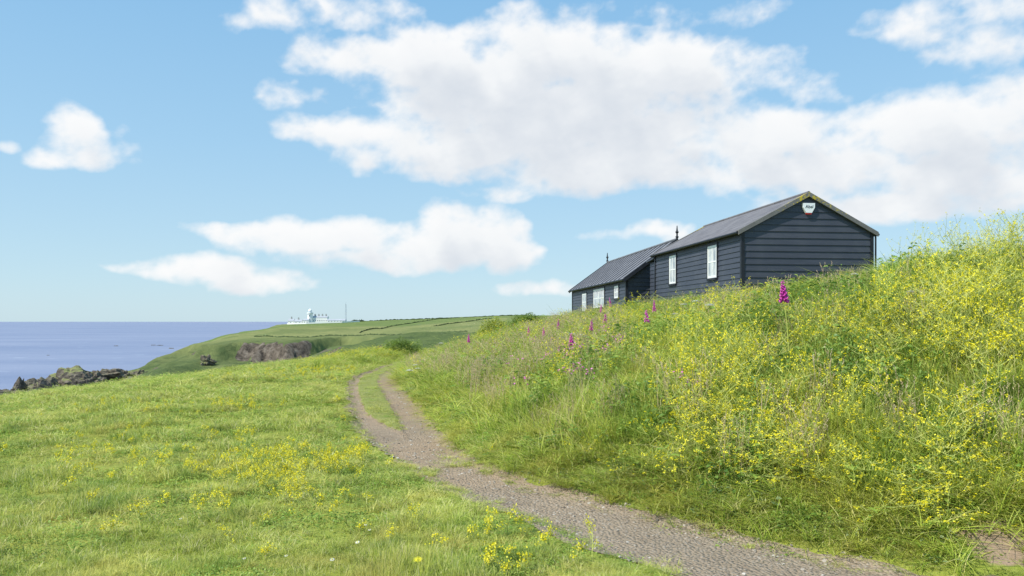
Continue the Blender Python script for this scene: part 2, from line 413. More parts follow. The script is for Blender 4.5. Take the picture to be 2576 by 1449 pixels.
def blades(name,n,radius,h0,h1,w,lean,mats,seg=3,rg=R,clump=0):
    r=radius*np.sqrt(rg.random(n)); th=rg.random(n)*2*np.pi; bx=r*np.cos(th);by=r*np.sin(th)
    la=rg.random(n)*2*np.pi; le=lean*(.2+rg.random(n)); h=h0+(h1-h0)*rg.random(n)
    if clump:
        cx=rg.normal(0,radius*.6,clump);cy=rg.normal(0,radius*.6,clump);k=rg.integers(0,clump,n)
        bx=cx[k]+rg.normal(0,radius*.12,n);by=cy[k]+rg.normal(0,radius*.12,n); la=np.arctan2(by-cy[k],bx-cx[k])+rg.normal(0,.5,n)
    wa=la+np.pi/2+rg.normal(0,.6,n); ww=w*(.6+.8*rg.random(n)); var=rg.random(n)
    V=np.zeros((n,2*seg+1,3)); 
    for i in range(seg+1):
        t=i/seg; cx=bx+np.cos(la)*le*h*t**1.8; cy=by+np.sin(la)*le*h*t**1.8; cz=h*(t-.35*np.clip(le,0,1.6)*t*t)
        if i<seg:
            wd=ww*(1-.55*t)*.5
            V[:,2*i]=np.stack([cx-np.cos(wa)*wd,cy-np.sin(wa)*wd,cz],1); V[:,2*i+1]=np.stack([cx+np.cos(wa)*wd,cy+np.sin(wa)*wd,cz],1)
        else: V[:,2*i]=np.stack([cx,cy,cz],1)
    base=np.arange(n)*(2*seg+1)
    F4=np.concatenate([np.stack([base+2*i,base+2*i+1,base+2*i+3,base+2*i+2],1) for i in range(seg-1)])
    F3=np.stack([base+2*seg-2,base+2*seg-1,base+2*seg],1)
    fi=np.concatenate([F4.ravel(),F3.ravel()]); lt=np.concatenate([np.full(len(F4),4),np.full(len(F3),3)])
    a=np.repeat(var,2*seg+1); c=np.stack([a,a,a,np.ones_like(a)],1).astype(np.float32)
    return mesh_np(name,V.reshape(-1,3),fi,lt,mats,None,{'bl':('FLOAT_COLOR',c)},True)

M_short=mat_foliage("short_turf_blades",[(.25,.36,.05),(.44,.52,.07),(.57,.61,.12),(.72,.66,.34)],(1.6,),.35,(.68,.62,.16),.7,(.20,.34,.055),1.0)
M_tall=mat_foliage("tall_grass_blades",[(.18,.31,.035),(.37,.49,.055),(.54,.59,.09),(.70,.63,.27)],(.8,),.35,(.60,.56,.09),.6,(.21,.35,.05),.8)
M_dry=mat_foliage("dry_seed_grass",[(.42,.42,.14),(.56,.44,.23),(.62,.44,.29),(.72,.58,.42)],(.6,),.35,up=.7)
M_gold=mat_foliage("golden_grass_blades",[(.34,.40,.05),(.56,.52,.08),(.68,.58,.17)],(.8,),.4)
M_leaf=mat_foliage("weed_leaves",[(.08,.17,.03),(.15,.27,.045),(.25,.36,.06)],(.8,),.3,(.30,.39,.07),.5,up=.5)
M_clover=mat_foliage("clover_leaves",[(.14,.27,.04),(.25,.39,.055),(.37,.47,.09)],(.9,),.3,(.42,.46,.09),.5,up=.7)
M_grey=mat_foliage("greygreen_leaves",[(.16,.24,.09),(.26,.34,.16),(.33,.41,.23)],(.8,),.25,up=.5)
M_stem=mat_foliage("mustard_stems",[(.42,.50,.09),(.56,.60,.14),(.68,.68,.24)],(.8,),.25,up=.6)
M_yel=mat_foliage("yellow_petals",[(.84,.70,.015),(.89,.80,.02),(.91,.85,.08)],(2,),.35,up=.7)
M_white=mat_foliage("white_petals",[(.7,.7,.62),(.8,.8,.74)],(2,),.3)
M_pink=mat_foliage("pink_petals",[(.75,.16,.48),(.88,.32,.66)],(2,),.35)
M_mag=mat_foliage("foxglove_petals",[(.62,.05,.40),(.80,.12,.55),(.88,.25,.68)],(2,),.3)

def flower4(mb,c,s,m,a,tilt=.6):
    c=Vector(c); n=Vector((random.gauss(0,tilt),random.gauss(0,tilt),1)).normalized()
    u=n.orthogonal().normalized(); u.rotate(Matrix.Rotation(random.random()*6.28,3,n)); w=n.cross(u)
    for (p,q) in ((u,w),(w,u)):
        i=[mb.vert(c+p*s*.5+q*s*.2,a),mb.vert(c+p*s*.5-q*s*.2,a),mb.vert(c-p*s*.5-q*s*.2,a),mb.vert(c-p*s*.5+q*s*.2,a)]
        mb.face(i,m)
        c=c+n*.0008
def mustard(name,H=.9,nb=11,fl=1.0,leaves=12,fs=(.010,.017),upf=.14,wob=.16,cr=.015):
    mb=MB()
    def curve(p,d,L,up,k=4):
        pts=[Vector(p)];d=Vector(d)
        for i in range(k):
            d=(d+Vector((random.gauss(0,wob),random.gauss(0,wob),up))).normalized(); pts.append(pts[-1]+d*L/k)
        return pts
    def tip(p,d,r):
        for _ in range(max(1,int(8*fl*random.uniform(.2,1.7)))):
            q=Vector(p)+Vector((random.gauss(0,r),random.gauss(0,r),random.gauss(0,r*1.1)))
            flower4(mb,q,random.uniform(*fs),1,random.random(),.9)
    lx=random.gauss(0,.25);ly=random.gauss(0,.25)
    main=curve((0,0,0),(lx,ly,1),H,.05,7); mb.tube(main,.0045,.0018,3,0,random.random()); tip(main[-1],None,cr)
    for b in range(nb):
        i=random.randint(1,6); p=main[i]; th=random.random()*6.28
        L=H*random.uniform(.3,.6)
        br=curve(p,(math.cos(th),math.sin(th),.35),L,upf,5); mb.tube(br,.003,.0015,3,0,random.random()); tip(br[-1],None,cr)
        for s in range(random.randint(1,2)):
            p2=br[random.randint(2,4)]; t2=random.random()*6.28
            sb=curve(p2,(math.cos(t2),math.sin(t2),.7),L*.45,.12,3); mb.tube(sb,.0023,.0013,3,0,random.random())
            if random.random()<.8: tip(sb[-1],None,cr*.8)
        for s in range(5):
            p2=br[random.randint(2,4)]; t2=random.random()*6.28
            mb.tube([p2,p2+Vector((math.cos(t2)*.025,math.sin(t2)*.025,.025))],.0014,.001,3,0,random.random())
    for _ in range(leaves):
        i=random.randint(0,5); t=random.random()*6.28
        mb.leaf(main[i],(math.cos(t),math.sin(t),.4),(0,0,1),random.uniform(.06,.14),random.uniform(.022,.045),2,random.random())
    return mb.mesh(name,[M_stem,M_yel,M_clover])
def leafy(name,n=60,rad=.22,H=.28,mat=None,L=(.06,.14),wr=.45,stalk=.5):
    mb=MB()
    for _ in range(n):
        r=rad*math.sqrt(random.random());t=random.random()*6.28; z=H*random.random()*(1-.5*(r/rad)**2)
        b=Vector((r*math.cos(t),r*math.sin(t),0)); top=Vector((b.x*1.3,b.y*1.3,z+.1*H))
        if random.random()<stalk: mb.tube([b,top],.002,.0015,3,0,.3)
        t2=t+random.gauss(0,.9); l=random.uniform(*L)
        mb.leaf(top,(math.cos(t2),math.sin(t2),random.uniform(-.1,.7)),(random.gauss(0,.3),random.gauss(0,.3),1),l,l*wr,0,random.random(),.35)
    return mb.mesh(name,[mat or M_leaf])
def seedgrass(name,n=26,mat=None):
    mb=MB()
    for _ in range(n):
        r=.22*math.sqrt(random.random());t=random.random()*6.28; H=random.uniform(.4,.75); lt=random.random()*6.28; le=random.uniform(.05,.35)
        pts=[Vector((r*math.cos(t)+math.cos(lt)*le*H*s*s,r*math.sin(t)+math.sin(lt)*le*H*s*s,H*s)) for s in (0,.35,.7,1)]
        a=random.random(); mb.tube(pts,.0014,.0009,3,0,a)
        d=(pts[-1]-pts[-2]).normalized()
        for k in range(8):
            p=pts[-1]-d*(.011*k); t2=random.random()*6.28
            mb.leaf(p,(math.cos(t2),math.sin(t2),1.0),(0,0,1) if k%2 else (1,0,0),.021+.001*k,.007,0,random.random(),0)
    return mb.mesh(name,[mat or M_dry])

def sample(n,y0,y1,k0=-.95,k1=.95,p=1.0):
    u=R.random(n); Y=y0*(y1/y0)**(u**p); k=k0+(k1-k0)*R.random(n); X=k*(Y+1.0); return X,Y
def rots(n,t=.1): return np.stack([R.normal(0,t,n),R.normal(0,t,n),R.random(n)*6.28],1)

def hut_mask(X,Y):
    def ins(ox,oy,th,w,l):
        c,s=math.cos(th),math.sin(th); dx=X-ox;dy=Y-oy
        lx=dx*c+dy*s; ly=-dx*s+dy*c
        return (lx>-.05)&(lx<w+.05)&(ly>-.05)&(ly<l+.05)
    return ins(8.67,30,.1235,5.2,12.2)|ins(6.18,43,.1,5.4,16.6)|(bare(X,Y)>.1)|(np.hypot(X-BARE[0]+.05,Y-BARE[1]+.3)<.3)

# --- short meadow turf
prot=[blades("turf_a",150,.25,.03,.10,.005,1.4,[M_short]),blades("turf_b",150,.25,.05,.14,.0055,1.5,[M_short],3,R,9),blades("turf_c",160,.25,.02,.07,.0045,1.8,[M_short]),
      leafy("turf_clover",70,.25,.05,M_clover,(.02,.045),.7,0.)]
X,Y=sample(27000,2.6,95)
X2,Y2=sample(26000,3.4,52,-.45,.8)
e2=np.minimum(np.abs(sdist(X2,Y2,LEFTs)),np.abs(sdist(X2,Y2,RIGHTs))); q=e2<.9; X2,Y2=X2[q],Y2[q]
X=np.concatenate([X,X2]);Y=np.concatenate([Y,Y2])
df,dc,dl,dr,m=ground_info(X,Y)
W=np.maximum(dl-dr,1e-3); u=dl/W
inpath=(dl>-.03)&(dr<.03)&(Y<50)
a0,a1=mlo(Y)+.01,mhi(Y)-.01
med=(u>a0)&(u<a1)&(Y>12.3)&inpath
edge=np.minimum(np.abs(dl),np.abs(dr)); medge=np.minimum(np.abs(u-a0),np.abs(u-a1))*W
edge=np.where(med,medge,edge)
ebr=fbm(X*1.8,Y*1.8,3,33)
bleed=inpath&(edge<.11+.25*np.clip(ebr,0,1))&(R.random(len(X))<.5)&((Y<12)|(edge<.08))
keep=((~inpath)|med|bleed)&(df<1.2)&(bare(X,Y)<.4)
X,Y,df,inpath,edge=[v[keep] for v in (X,Y,df,inpath,edge)]
Z=height(X,Y); n=len(X)
cl=fbm(X/.8,Y/.8,4,41,.65)
sxy=np.clip(.10*Y,.5,3.2)*(.8+.5*R.random(n))
near=(Y<52)
sxy=np.where(near,np.minimum(sxy,np.maximum(.35+.012*Y,edge*4.0)),sxy)
sz=(.45+.45*R.random(n)+1.7*np.clip(cl,0,1))*np.where(near,.3+.7*sst(edge/.9),1.0)*(1+.005*Y)
cv=fbm(X/.6,Y/.6,3,45)
idx=np.where((cv>.10)&(R.random(n)<.65),3,R.integers(0,3,n)); idx=np.where(cl>.3,1,idx)
scatter("meadow_grass",np.stack([X,Y,Z-.01],1),rots(n,.1),np.stack([sxy,sxy,sz],1),idx,prot,"short yellow-green meadow grass around the track","grass")

# --- tall bank grass
prot=[blades("bank_a",95,.24,.2,.5,.008,1.1,[M_tall],4),blades("bank_b",95,.24,.25,.6,.008,.9,[M_tall],4,R,6),blades("bank_c",95,.24,.15,.42,.009,1.5,[M_tall],4,R,8),
      blades("bank_gold",100,.24,.25,.5,.007,.6,[M_gold],4)]
X,Y=sample(23000,3.0,110)
df,dc,dl,dr,m=ground_info(X,Y)
keep=(df>.08)&(dc<10)&~hut_mask(X,Y)
X,Y,df,dc,m=[v[keep] for v in (X,Y,df,dc,m)]
ex=R.normal(0,1,(420,2)); ex=np.stack([-8.3+ex[:,0]*.9,48+ex[:,1]*4],1); ex=ex[sdist(ex[:,0],ex[:,1],LEFTs)<-.4]
X=np.concatenate([X,ex[:,0]]);Y=np.concatenate([Y,ex[:,1]]);df=np.concatenate([df,np.full(len(ex),1.0)]);dc=np.concatenate([dc,np.full(len(ex),-9.)])
Z=height(X,Y); n=len(X)
xi=CX+F*X/Y
grow=.34+.66*sst((df-.05)/1.0)
crest=1-np.where(xi>2250,.15,np.where(Y>22,.5,.4))*sst((dc+2.8)/2)
s=np.clip(.10*Y,.8,2.2)*(.8+.4*R.random(n)); s=np.where(df<.3,np.minimum(s,.5+.03*Y),s)
hs=grow*(.6+.4*R.random(n)+.55*fbm(X/1.2,Y/1.2,3,51))*crest
gold=(Y>15)&(xi>1600)&(xi<2050)&(R.random(n)<.6)&(dc>-3)
idx=np.where(gold,3,R.integers(0,3,n))
scatter("bank_grass",np.stack([X,Y,Z-.02],1),rots(n,.15),np.stack([s,s,hs],1),idx,prot,"tall green grass growing over the bank","grass")

# --- dry seed grass
prot=[seedgrass("seed_a"),seedgrass("seed_b"),seedgrass("seed_c",30)]
X,Y=sample(8000,4,70)
df,dc,dl,dr,m=ground_info(X,Y); xi=CX+F*X/np.maximum(Y,1)
pn=fbm(X/1.8,Y/1.8,3,57)
pr=np.where((Y>12)&(xi<1560)&(m<.85),.7,.07)*np.clip(.8+1.2*pn,0.1,1.4)
keep=(df>.6)&(dc<3)&(R.random(len(X))<pr)&~hut_mask(X,Y)
X,Y,m,dc=X[keep],Y[keep],m[keep],dc[keep]; n=len(X); Z=height(X,Y)
s=np.clip(.07*Y,.8,2.0); hs=(.7+.4*R.random(n)-.15*(Y>25))*(1-.4*sst((dc+2)/2))
scatter("seeding_grass",np.stack([X,Y,Z],1),rots(n,.1),np.stack([s,s,hs],1),R.integers(0,3,n),prot,"dry pinkish-brown seeding grass on the bank","grass")

# --- leafy weeds
prot=[leafy("weed_a",75,.22,.3,None,(.05,.11),.5),leafy("weed_b",95,.25,.45,None,(.05,.11),.5),leafy("weed_c",50,.2,.16,M_grey,(.05,.11),.6),leafy("weed_d",90,.25,.5,M_clover,(.05,.10),.4)]
X,Y=sample(8500,3.5,70)
df,dc,dl,dr,m=ground_info(X,Y); xi=CX+F*X/np.maximum(Y,1)
pn=fbm(X/1.0,Y/1.0,3,61)
keep=(df>.12)&(dc<8)&((pn>.0)|((xi>2100)&(dc>-1.5)&(Y<14)&(R.random(len(X))<.5))|((df<.5)&(R.random(len(X))<.6)))&~hut_mask(X,Y)&(R.random(len(X))<.75)
X,Y,df,dc,xi,pn=[v[keep] for v in (X,Y,df,dc,xi,pn)]; n=len(X); Z=height(X,Y)
s=np.clip(.09*Y,.65,1.9)*(.6+.5*R.random(n)); s=np.where(df<.4,s*.7,s); hs=(.35+.75*sst(df/1.5))*(.65+.5*R.random(n)+.3*np.clip(pn,0,1))*(1-np.where(xi>2250,.1,.45)*sst((dc+2.5)/2))
idx=np.where((df<.9)&(R.random(n)<.6),2,R.choice([0,1,3,3],n))
scatter("leafy_weeds",np.stack([X,Y,Z],1),rots(n,.1),np.stack([s,s,hs],1),idx,prot,"leafy green weeds tangled through the bank","weeds")

# --- yellow flowers
prot=[mustard("must_a",.75,12,1.0,12,(.012,.020)),mustard("must_b",.62,10,1.0,12,(.012,.020),.14,.25),mustard("must_c",.82,13,1.0,12,(.012,.020),.04,.28),mustard("must_low",.22,5,.9,0,(.010,.016)),mustard("must_low2",.17,4,.9,0,(.010,.016)),mustard("must_tall",1.0,9,.5,10,(.012,.02),.3,.15)]
X,Y=sample(8500,4.2,60)
df,dc,dl,dr,m=ground_info(X,Y); xi=CX+F*X/np.maximum(Y,1)
pn=fbm(X/1.2,Y/1.2,3,71)
pr=np.where(df>.3,np.where(xi>1700,.42,.26)*np.clip(.65+2.0*pn,0.1,2.0),0); pr=np.where((xi>1700)&(Y<9.5),pr+.28+.4*pn,pr)
pr=np.where((Y>12)&(dc>-3),pr*.35,pr)
keep=(df>.3)&(dc<2.5)&(R.random(len(X))<pr)&~hut_mask(X,Y)
X,Y,df,dc,xi=X[keep],Y[keep],df[keep],dc[keep],xi[keep]
n=len(X); s=np.clip(.05*Y,.8,1.3); hs=(.55+.5*R.random(n))*(.5+.5*sst(df/2.0))*(1-.42*sst((dc+2.5)/2)*(xi<2300)); idx=R.integers(0,3,n)
def patch(cx,cy,rx,ry,cnt):
    a=R.normal(0,.6,(cnt,2)); return cx+a[:,0]*rx,cy+a[:,1]*ry
PX=[];PY=[];PT=[]
def ip(x,y): # bearing and depression -> ground position
    e=(y-HY)/F; Yg=CAMZ/(e-.015); return (x-CX)/F*Yg,Yg
for (x,y,rx,ry,c) in ((560,1190,1.2,.8,34),(800,1170,.8,.9,60),(700,1250,.7,.5,20),(590,1030,1.6,1.2,36),(780,945,3.0,3,70),(900,905,2.4,4,100),(960,895,2.0,5,90),(1380,1425,.7,.35,16),(1280,1360,.35,.2,6),(1540,1400,.15,.12,6),(1240,1440,.3,.1,5),(330,1030,1.5,1,12),(500,1180,.8,.5,8),(650,1140,3,2.5,40),(500,1300,1.6,1,14),(300,1150,3,2,20),(850,1330,1.2,.6,10)):
    gx,gy=ip(x,y); a,b=patch(gx,gy,rx,ry,c); PX.append(a);PY.append(b);PT.append(np.full(c,y<920))
PX=np.concatenate(PX);PY=np.concatenate(PY);PT=np.concatenate(PT)
dl2=sdist(PX,PY,LEFTs); dr2=sdist(PX,PY,RIGHTs); k2=((dl2<-.15)|(dr2>.1))&(PY>3); PX,PY,PT=PX[k2],PY[k2],PT[k2]
n2=len(PX); s2=np.clip(.045*PY,.8,1.6)*(.8+.4*R.random(n2)); h2=np.clip(.85+.02*PY,0,1.6)*(.6+.6*R.random(n2)); h2=np.where(PT,.65*(.6+.5*R.random(n2)),h2)
tk=R.uniform(.50,.70,60); ty=R.uniform(8.3,12,60); tx=tk*ty
X=np.concatenate([X,PX,tx]);Y=np.concatenate([Y,PY,ty]); S=np.concatenate([s,s2,np.full(60,.8)]);H=np.concatenate([hs,h2,R.uniform(.4,.85,60)]); idx=np.concatenate([idx,np.where(PT,R.integers(0,3,n2),R.integers(3,5,n2)),np.full(60,5)])
Z=height(X,Y)
scatter("yellow_wildflowers",np.stack([X,Y,Z],1),rots(len(X),.16),np.stack([S,S,H],1),idx,prot,"yellow mustard-like wildflowers on bank and meadow","flowers")

# --- gravel
def stone_mesh(name,mat):
    import bmesh
    bm=bmesh.new(); bmesh.ops.create_icosphere(bm,subdivisions=1,radius=1)
    for v in bm.verts: v.co*=random.uniform(.75,1.15); v.co.z*=.6
    me=bpy.data.meshes.new(name); bm.to_mesh(me); bm.free(); me.materials.append(mat); return me
def mat_stone():
    m,nt=newmat("gravel_stones"); g=N(nt); r=g.n('ShaderNodeObjectInfo').outputs['Random']
    g.out(g.bsdf(g.ramp(r,[(0,(.19,.155,.12)),(.4,(.31,.26,.20)),(.85,(.41,.36,.29)),(1,(.54,.49,.42))]),.85,.2)); return m
ms=mat_stone()
X,Y=sample(40000,3.6,24,-.4,.75)
dl=sdist(X,Y,LEFTs);dr=sdist(X,Y,RIGHTs); u=dl/np.maximum(dl-dr,1e-3)
keep=(dl>.0)&(dr<.05)&(fbm(X*1.5,Y*1.5,3,81)>-.2)&~((Y>12.5)&(u>.2)&(u<.62)); X,Y=X[keep],Y[keep]; n=len(X)
s=.004+.017*R.random(n)**3.5; s*=np.clip(Y/7,.8,1.5)
scatter("path_gravel",np.stack([X,Y,height(X,Y)+.006],1),rots(n,.3),np.stack([s,s,s],1),R.integers(0,3,n),[stone_mesh("st%d"%i,ms) for i in range(3)],"loose grey and brown gravel on the track","gravel")

# ------------------------------------------------------------ individual flowers
def foxglove(x,y,ztop,spike,i):
    gz=hz(x,y); H=max(.68 if y>12 else .6,ztop-gz)
    mb=MB(); mb.tube([(0,0,0),(.01,0,H*.5),(0,.01,H)],.006,.003,5,0,.5)
    stem=mb.mesh("stem",[M_stem])
    mb=MB(); nb=30
    for k in range(nb):
        t=k/nb; z=H-spike+spike*t; th=k*2.4; L=.058*(1-.7*t); r=.019*(1-.65*t)
        d=Vector((math.cos(th),math.sin(th),-.55 if t<.85 else .2)).normalized(); b=Vector((0,0,z))
        pts=[b,b+d*L*.3,b+d*L*.75,b+d*L]; rad=[r*.35,r*.8,r,r*1.25]
        u=d.orthogonal().normalized(); w=d.cross(u); rings=[]
        for p,rr in zip(pts,rad): rings.append([mb.vert(p+(u*math.cos(q*1.0472)+w*math.sin(q*1.0472))*rr,random.random()) for q in range(6)])
        for a,b2 in zip(rings[:-1],rings[1:]):
            for q in range(6): mb.face((a[q],a[(q+1)%6],b2[(q+1)%6],b2[q]),0)
    spk=mb.mesh("flower_spike",[M_mag],True)
    mb=MB()
    for k in range(9):
        t=random.random()*6.28; mb.leaf((0,0,random.uniform(.02,H*.3)),(math.cos(t),math.sin(t),.3),(0,0,1),.18,.06,0,random.random())
    lv=mb.mesh("leaves",[M_leaf])
    e=empty("foxglove",(x,y,gz)); meta(e,"foxglove with a spike of magenta bells","flower",group="foxgloves growing on the bank")
    e.rotation_euler=(random.gauss(0,.05),random.gauss(0,.05),0)
    for nm,me in (("stem",stem),("flower_spike",spk),("leaves",lv)): mkobj(nm,me,e)
for i,(px,py,Yd,sp) in enumerate(((1988,706,9,.21),(1647,758,20,.28),(1634,802,15,.2),(1485,816,18,.24),(1520,820,19,.18),(1405,808,24,.28),(1540,748,30,.34),(1180,840,27,.26),(1372,836,22,.24),(1512,766,27,.27),(1330,828,26,.28),(1438,868,15,.2))):
    foxglove((px-CX)/F*Yd,Yd,CAMZ+(HY-py)/F*Yd,sp,i)
def campion(x,y,ztop):
    gz=hz(x,y); H=max(.58,ztop-gz+.06); mb=MB(); fb=MB()
    for k in range(8):
        t=random.random()*6.28; r=random.uniform(.02,.18); tip=Vector((math.cos(t)*r,math.sin(t)*r,H*random.uniform(.75,1)))
        mb.tube([(0,0,0),tip*.5+Vector((0,0,.05)),tip],.0025,.0015,3,0,random.random())
        for q in range(3): flower4(fb,tip+Vector((random.gauss(0,.02),random.gauss(0,.02),random.gauss(0,.02))),.024,0,random.random(),.9)
    e=empty("red_campion",(x,y,gz)); meta(e,"slender campion with small pink flowers","flower",group="pink campions growing on the bank")
    mkobj("stem",mb.mesh("stem",[M_stem]),e); mkobj("blossom",fb.mesh("blossom",[M_pink]),e)
for (px,py,Yd) in ((1440,880,13),(1452,875,13.4),(1432,893,12.8),(1425,933,11),(1445,940,11.2),(1290,898,14),(1320,963,11.5),(1465,950,10.5),(1515,915,12),(1560,893,12.5),(1505,865,15),(1345,857,18),(1395,868,17),(1380,900,14),(1530,850,16),(1410,880,15),(1720,957,8.5)):
    campion((px-CX)/F*Yd,Yd,CAMZ+(HY-py)/F*Yd)
def umbel(x,y,ztop,s):
    gz=hz(x,y);H=max(.4,ztop-gz);mb=MB();fb=MB()
    mb.tube([(0,0,0),(0,.01,H*.6),(0,0,H-s*.4)],.004,.003,4,0,.5)
    for k in range(26):
        t=k*2.4;r=s*.5*math.sqrt(k/26);tip=Vector((math.cos(t)*r,math.sin(t)*r,H-.6*r*r/s)); mb.tube([(0,0,H-s*.4),tip],.0012,.001,3,0,.5)
        for q in range(7): flower4(fb,tip+Vector((random.gauss(0,s*.05),random.gauss(0,s*.05),random.gauss(0,.004))),s*.11,0,random.random(),.3)
    e=empty("cow_parsley",(x,y,gz)); meta(e,"white umbel flower head on a tall green stem","flower",group="white umbel flowers on the bank")
    mkobj("stem",mb.mesh("stem",[M_stem]),e); mkobj("flower_head",fb.mesh("flower_head",[M_white]),e)
for (px,py,Yd,s) in ((1785,765,12,.14),(1720,764,16,.13),(1700,788,14,.12),(1440,838,19,.18),(1460,846,18,.16),(1425,836,20,.16),(1030,930,24,.22),(1045,922,26,.2),(1062,915,28,.22),(1052,930,24,.18),(1110,862,30,.2),(2290,732,9,.09),(1750,756,15,.12),(2150,688,11,.09),(1410,848,19,.14),(1475,856,17,.13)):
    umbel((px-CX)/F*Yd,Yd,CAMZ+(HY-py)/F*Yd,s)
def daisy(px,py,s,yellow=False):
    x,y=ip(px,py); 
    gz=hz(x,y); mb=MB();pb=MB();cb=MB(); H=.10
    mb.tube([(0,0,0),(.005,0,H*.6),(0,0,H)],.0015,.001,4,0,.5)
    for k in range(16):
        t=k*6.283/16; pb.leaf((0,0,H),(math.cos(t),math.sin(t),.15),(0,0,1),s*.5,s*.16,0,random.random(),.1)
    cb.lathe([(s*.02,H-.004),(s*.16,H),(s*.14,H+.005),(s*.03,H+.008)],10)
    if yellow: e=empty("dandelion",(x,y,gz)); meta(e,"large yellow flower head in the meadow grass","flower")
    else: e=empty("daisy",(x,y,gz)); meta(e,"small white daisy in the meadow grass","flower",group="daisies dotted in the meadow grass")
    e.rotation_euler=(.35,random.gauss(0,.1),0)
    mkobj("stem",mb.mesh("stem",[M_stem]),e); mkobj("petals",pb.mesh("petals",[M_yel if yellow else M_white]),e); mkobj("flower_centre",cb.mesh("centre",[M_yel]),e)
for p in ((905,1400,.035),(840,1445,.035),(723,1434,.025),(620,1442,.025),(918,1350,.025),(760,995,.07),(935,1365,.025),(460,1338,.025)): daisy(*p)
daisy(1055,1446,.07,True)

# ------------------------------------------------------------ cottages
def mat_boards(name,base,bright):
    m,nt=newmat(name); g=N(nt); tc=g.n('ShaderNodeTexCoord').outputs['Object']
    n1=g.noise(g.vmul(tc,(1,1,40)),1.2,4,.6); n2=g.noise(tc,.9,4)
    c=g.mix(g.mr(n1,.3,.75),base,bright); c=g.mix(g.mr(n2,.45,.75,0,.45),c,(.095,.10,.118))
    g.out(g.bsdf(c,.5,.35)); return m
M_board=mat_boards("tarred_slate_boards",(.040,.045,.062),(.066,.073,.097))
M_trim=mat_plain("black_trim",(.018,.020,.027),.5,.3,.3,3)
M_wpaint=mat_plain("white_window_paint",(.85,.85,.82),.4,.4,.04,8)
def mat_roof():
    m,nt=newmat("grey_slate_roof"); g=N(nt); tc=g.n('ShaderNodeTexCoord').outputs['Object']
    sx=g.n('ShaderNodeSeparateXYZ',{0:tc})
    uv=g.n('ShaderNodeCombineXYZ',{0:sx.outputs[1],1:g.math('MULTIPLY',sx.outputs[2],2.13),2:0.0}).outputs[0]
    br=g.n('ShaderNodeTexBrick',{'Vector':uv,'Color1':(.14,.13,.138,1),'Color2':(.195,.184,.19,1),'Mortar':(.075,.07,.075,1),'Scale':1.0,'Mortar Size':.014,'Brick Width':.6,'Row Height':.36})
    n=g.noise(tc,1.2,5,.65); c=g.mix(g.mr(n,.4,.75,0,.5),br.outputs[0],(.225,.21,.205))
    n2=g.noise(tc,5,5,.7); c=g.mix(g.mr(n2,.62,.72,0,.4),c,(.33,.30,.2))
    g.out(g.bsdf(c,.75,.3,g.bump(br.outputs['Fac'],-.3,.02))); return m
def mat_verge():
    m,nt=newmat("lichened_verge"); g=N(nt); tc=g.n('ShaderNodeTexCoord').outputs['Object']
    z=g.n('ShaderNodeSeparateXYZ',{0:tc}).outputs[2]
    n=g.noise(tc,9,6,.7); n2=g.noise(tc,3,3)
    c=g.mix(n2,(.11,.105,.105),(.23,.22,.21))
    f=g.math('ADD',n,g.mr(z,3.4,4.4,-.11,.09))
    c=g.mix(g.mr(f,.56,.62),c,(.52,.40,.04)); g.out(g.bsdf(c,.85,.2,g.bump(n,.5,.02))); return m
M_roof=mat_roof(); M_verge=mat_verge()
M_metal=mat_plain("grey_standing_seam",(.19,.19,.205),.6,.35,.2,2,.1)
M_rib=mat_plain("seam_ribs",(.075,.075,.085),.6,.35,.2,2)
def mat_glass():
    m,nt=newmat("window_glass"); g=N(nt); tc=g.n('ShaderNodeTexCoord').outputs['Object']
    n=g.noise(tc,1.5,2); c=g.mix(g.mr(n,.4,.6),(.28,.30,.33),(.6,.61,.6))
    g.out(g.bsdf(c,.06,.9)); return m
M_glass=mat_glass()

def lap_side(mb,x,dirx,y0,y1,z0,z1,h,out=.034):
    z=z0
    while z<z1-1e-3:
        zt=min(z+h,z1)
        xo=x+dirx*out; xi=x+dirx*.006; b=x-dirx*.02
        pts=[(b,z),(xo,z),(xi,zt),(b,zt)]
        mb.poly_prism([(p,y0,q) for p,q in pts],[(p,y1,q) for p,q in pts]); z=zt
def lap_gable(mb,y,diry,W,z0,hf,h,out=.038):
    z=z0; zr=hf(W/2)
    def half(zz):
        if zz<=hf(0): return 0,W
        s=(zz-hf(0))/(zr-hf(0)); return W/2*s,W-W/2*s
    while z<zr-.02:
        zt=min(z+h,zr-.005); a0,a1=half(z);b0,b1=half(zt)
        if z<hf(0)<zt: zt=hf(0); b0,b1=0,W
        yo=y+diry*out; yi=y+diry*.006; bk=y-diry*.02
        v=[mb.vert(p) for p in ((a0,yo,z),(a1,yo,z),(b1,yi,zt),(b0,yi,zt),(a0,bk,z),(a1,bk,z),(b1,bk,zt),(b0,bk,zt))]
        for q in ((0,1,2,3),(7,6,5,4),(0,4,5,1),(3,2,6,7),(0,3,7,4),(1,5,6,2)): mb.face([v[i] for i in q])
        z=zt
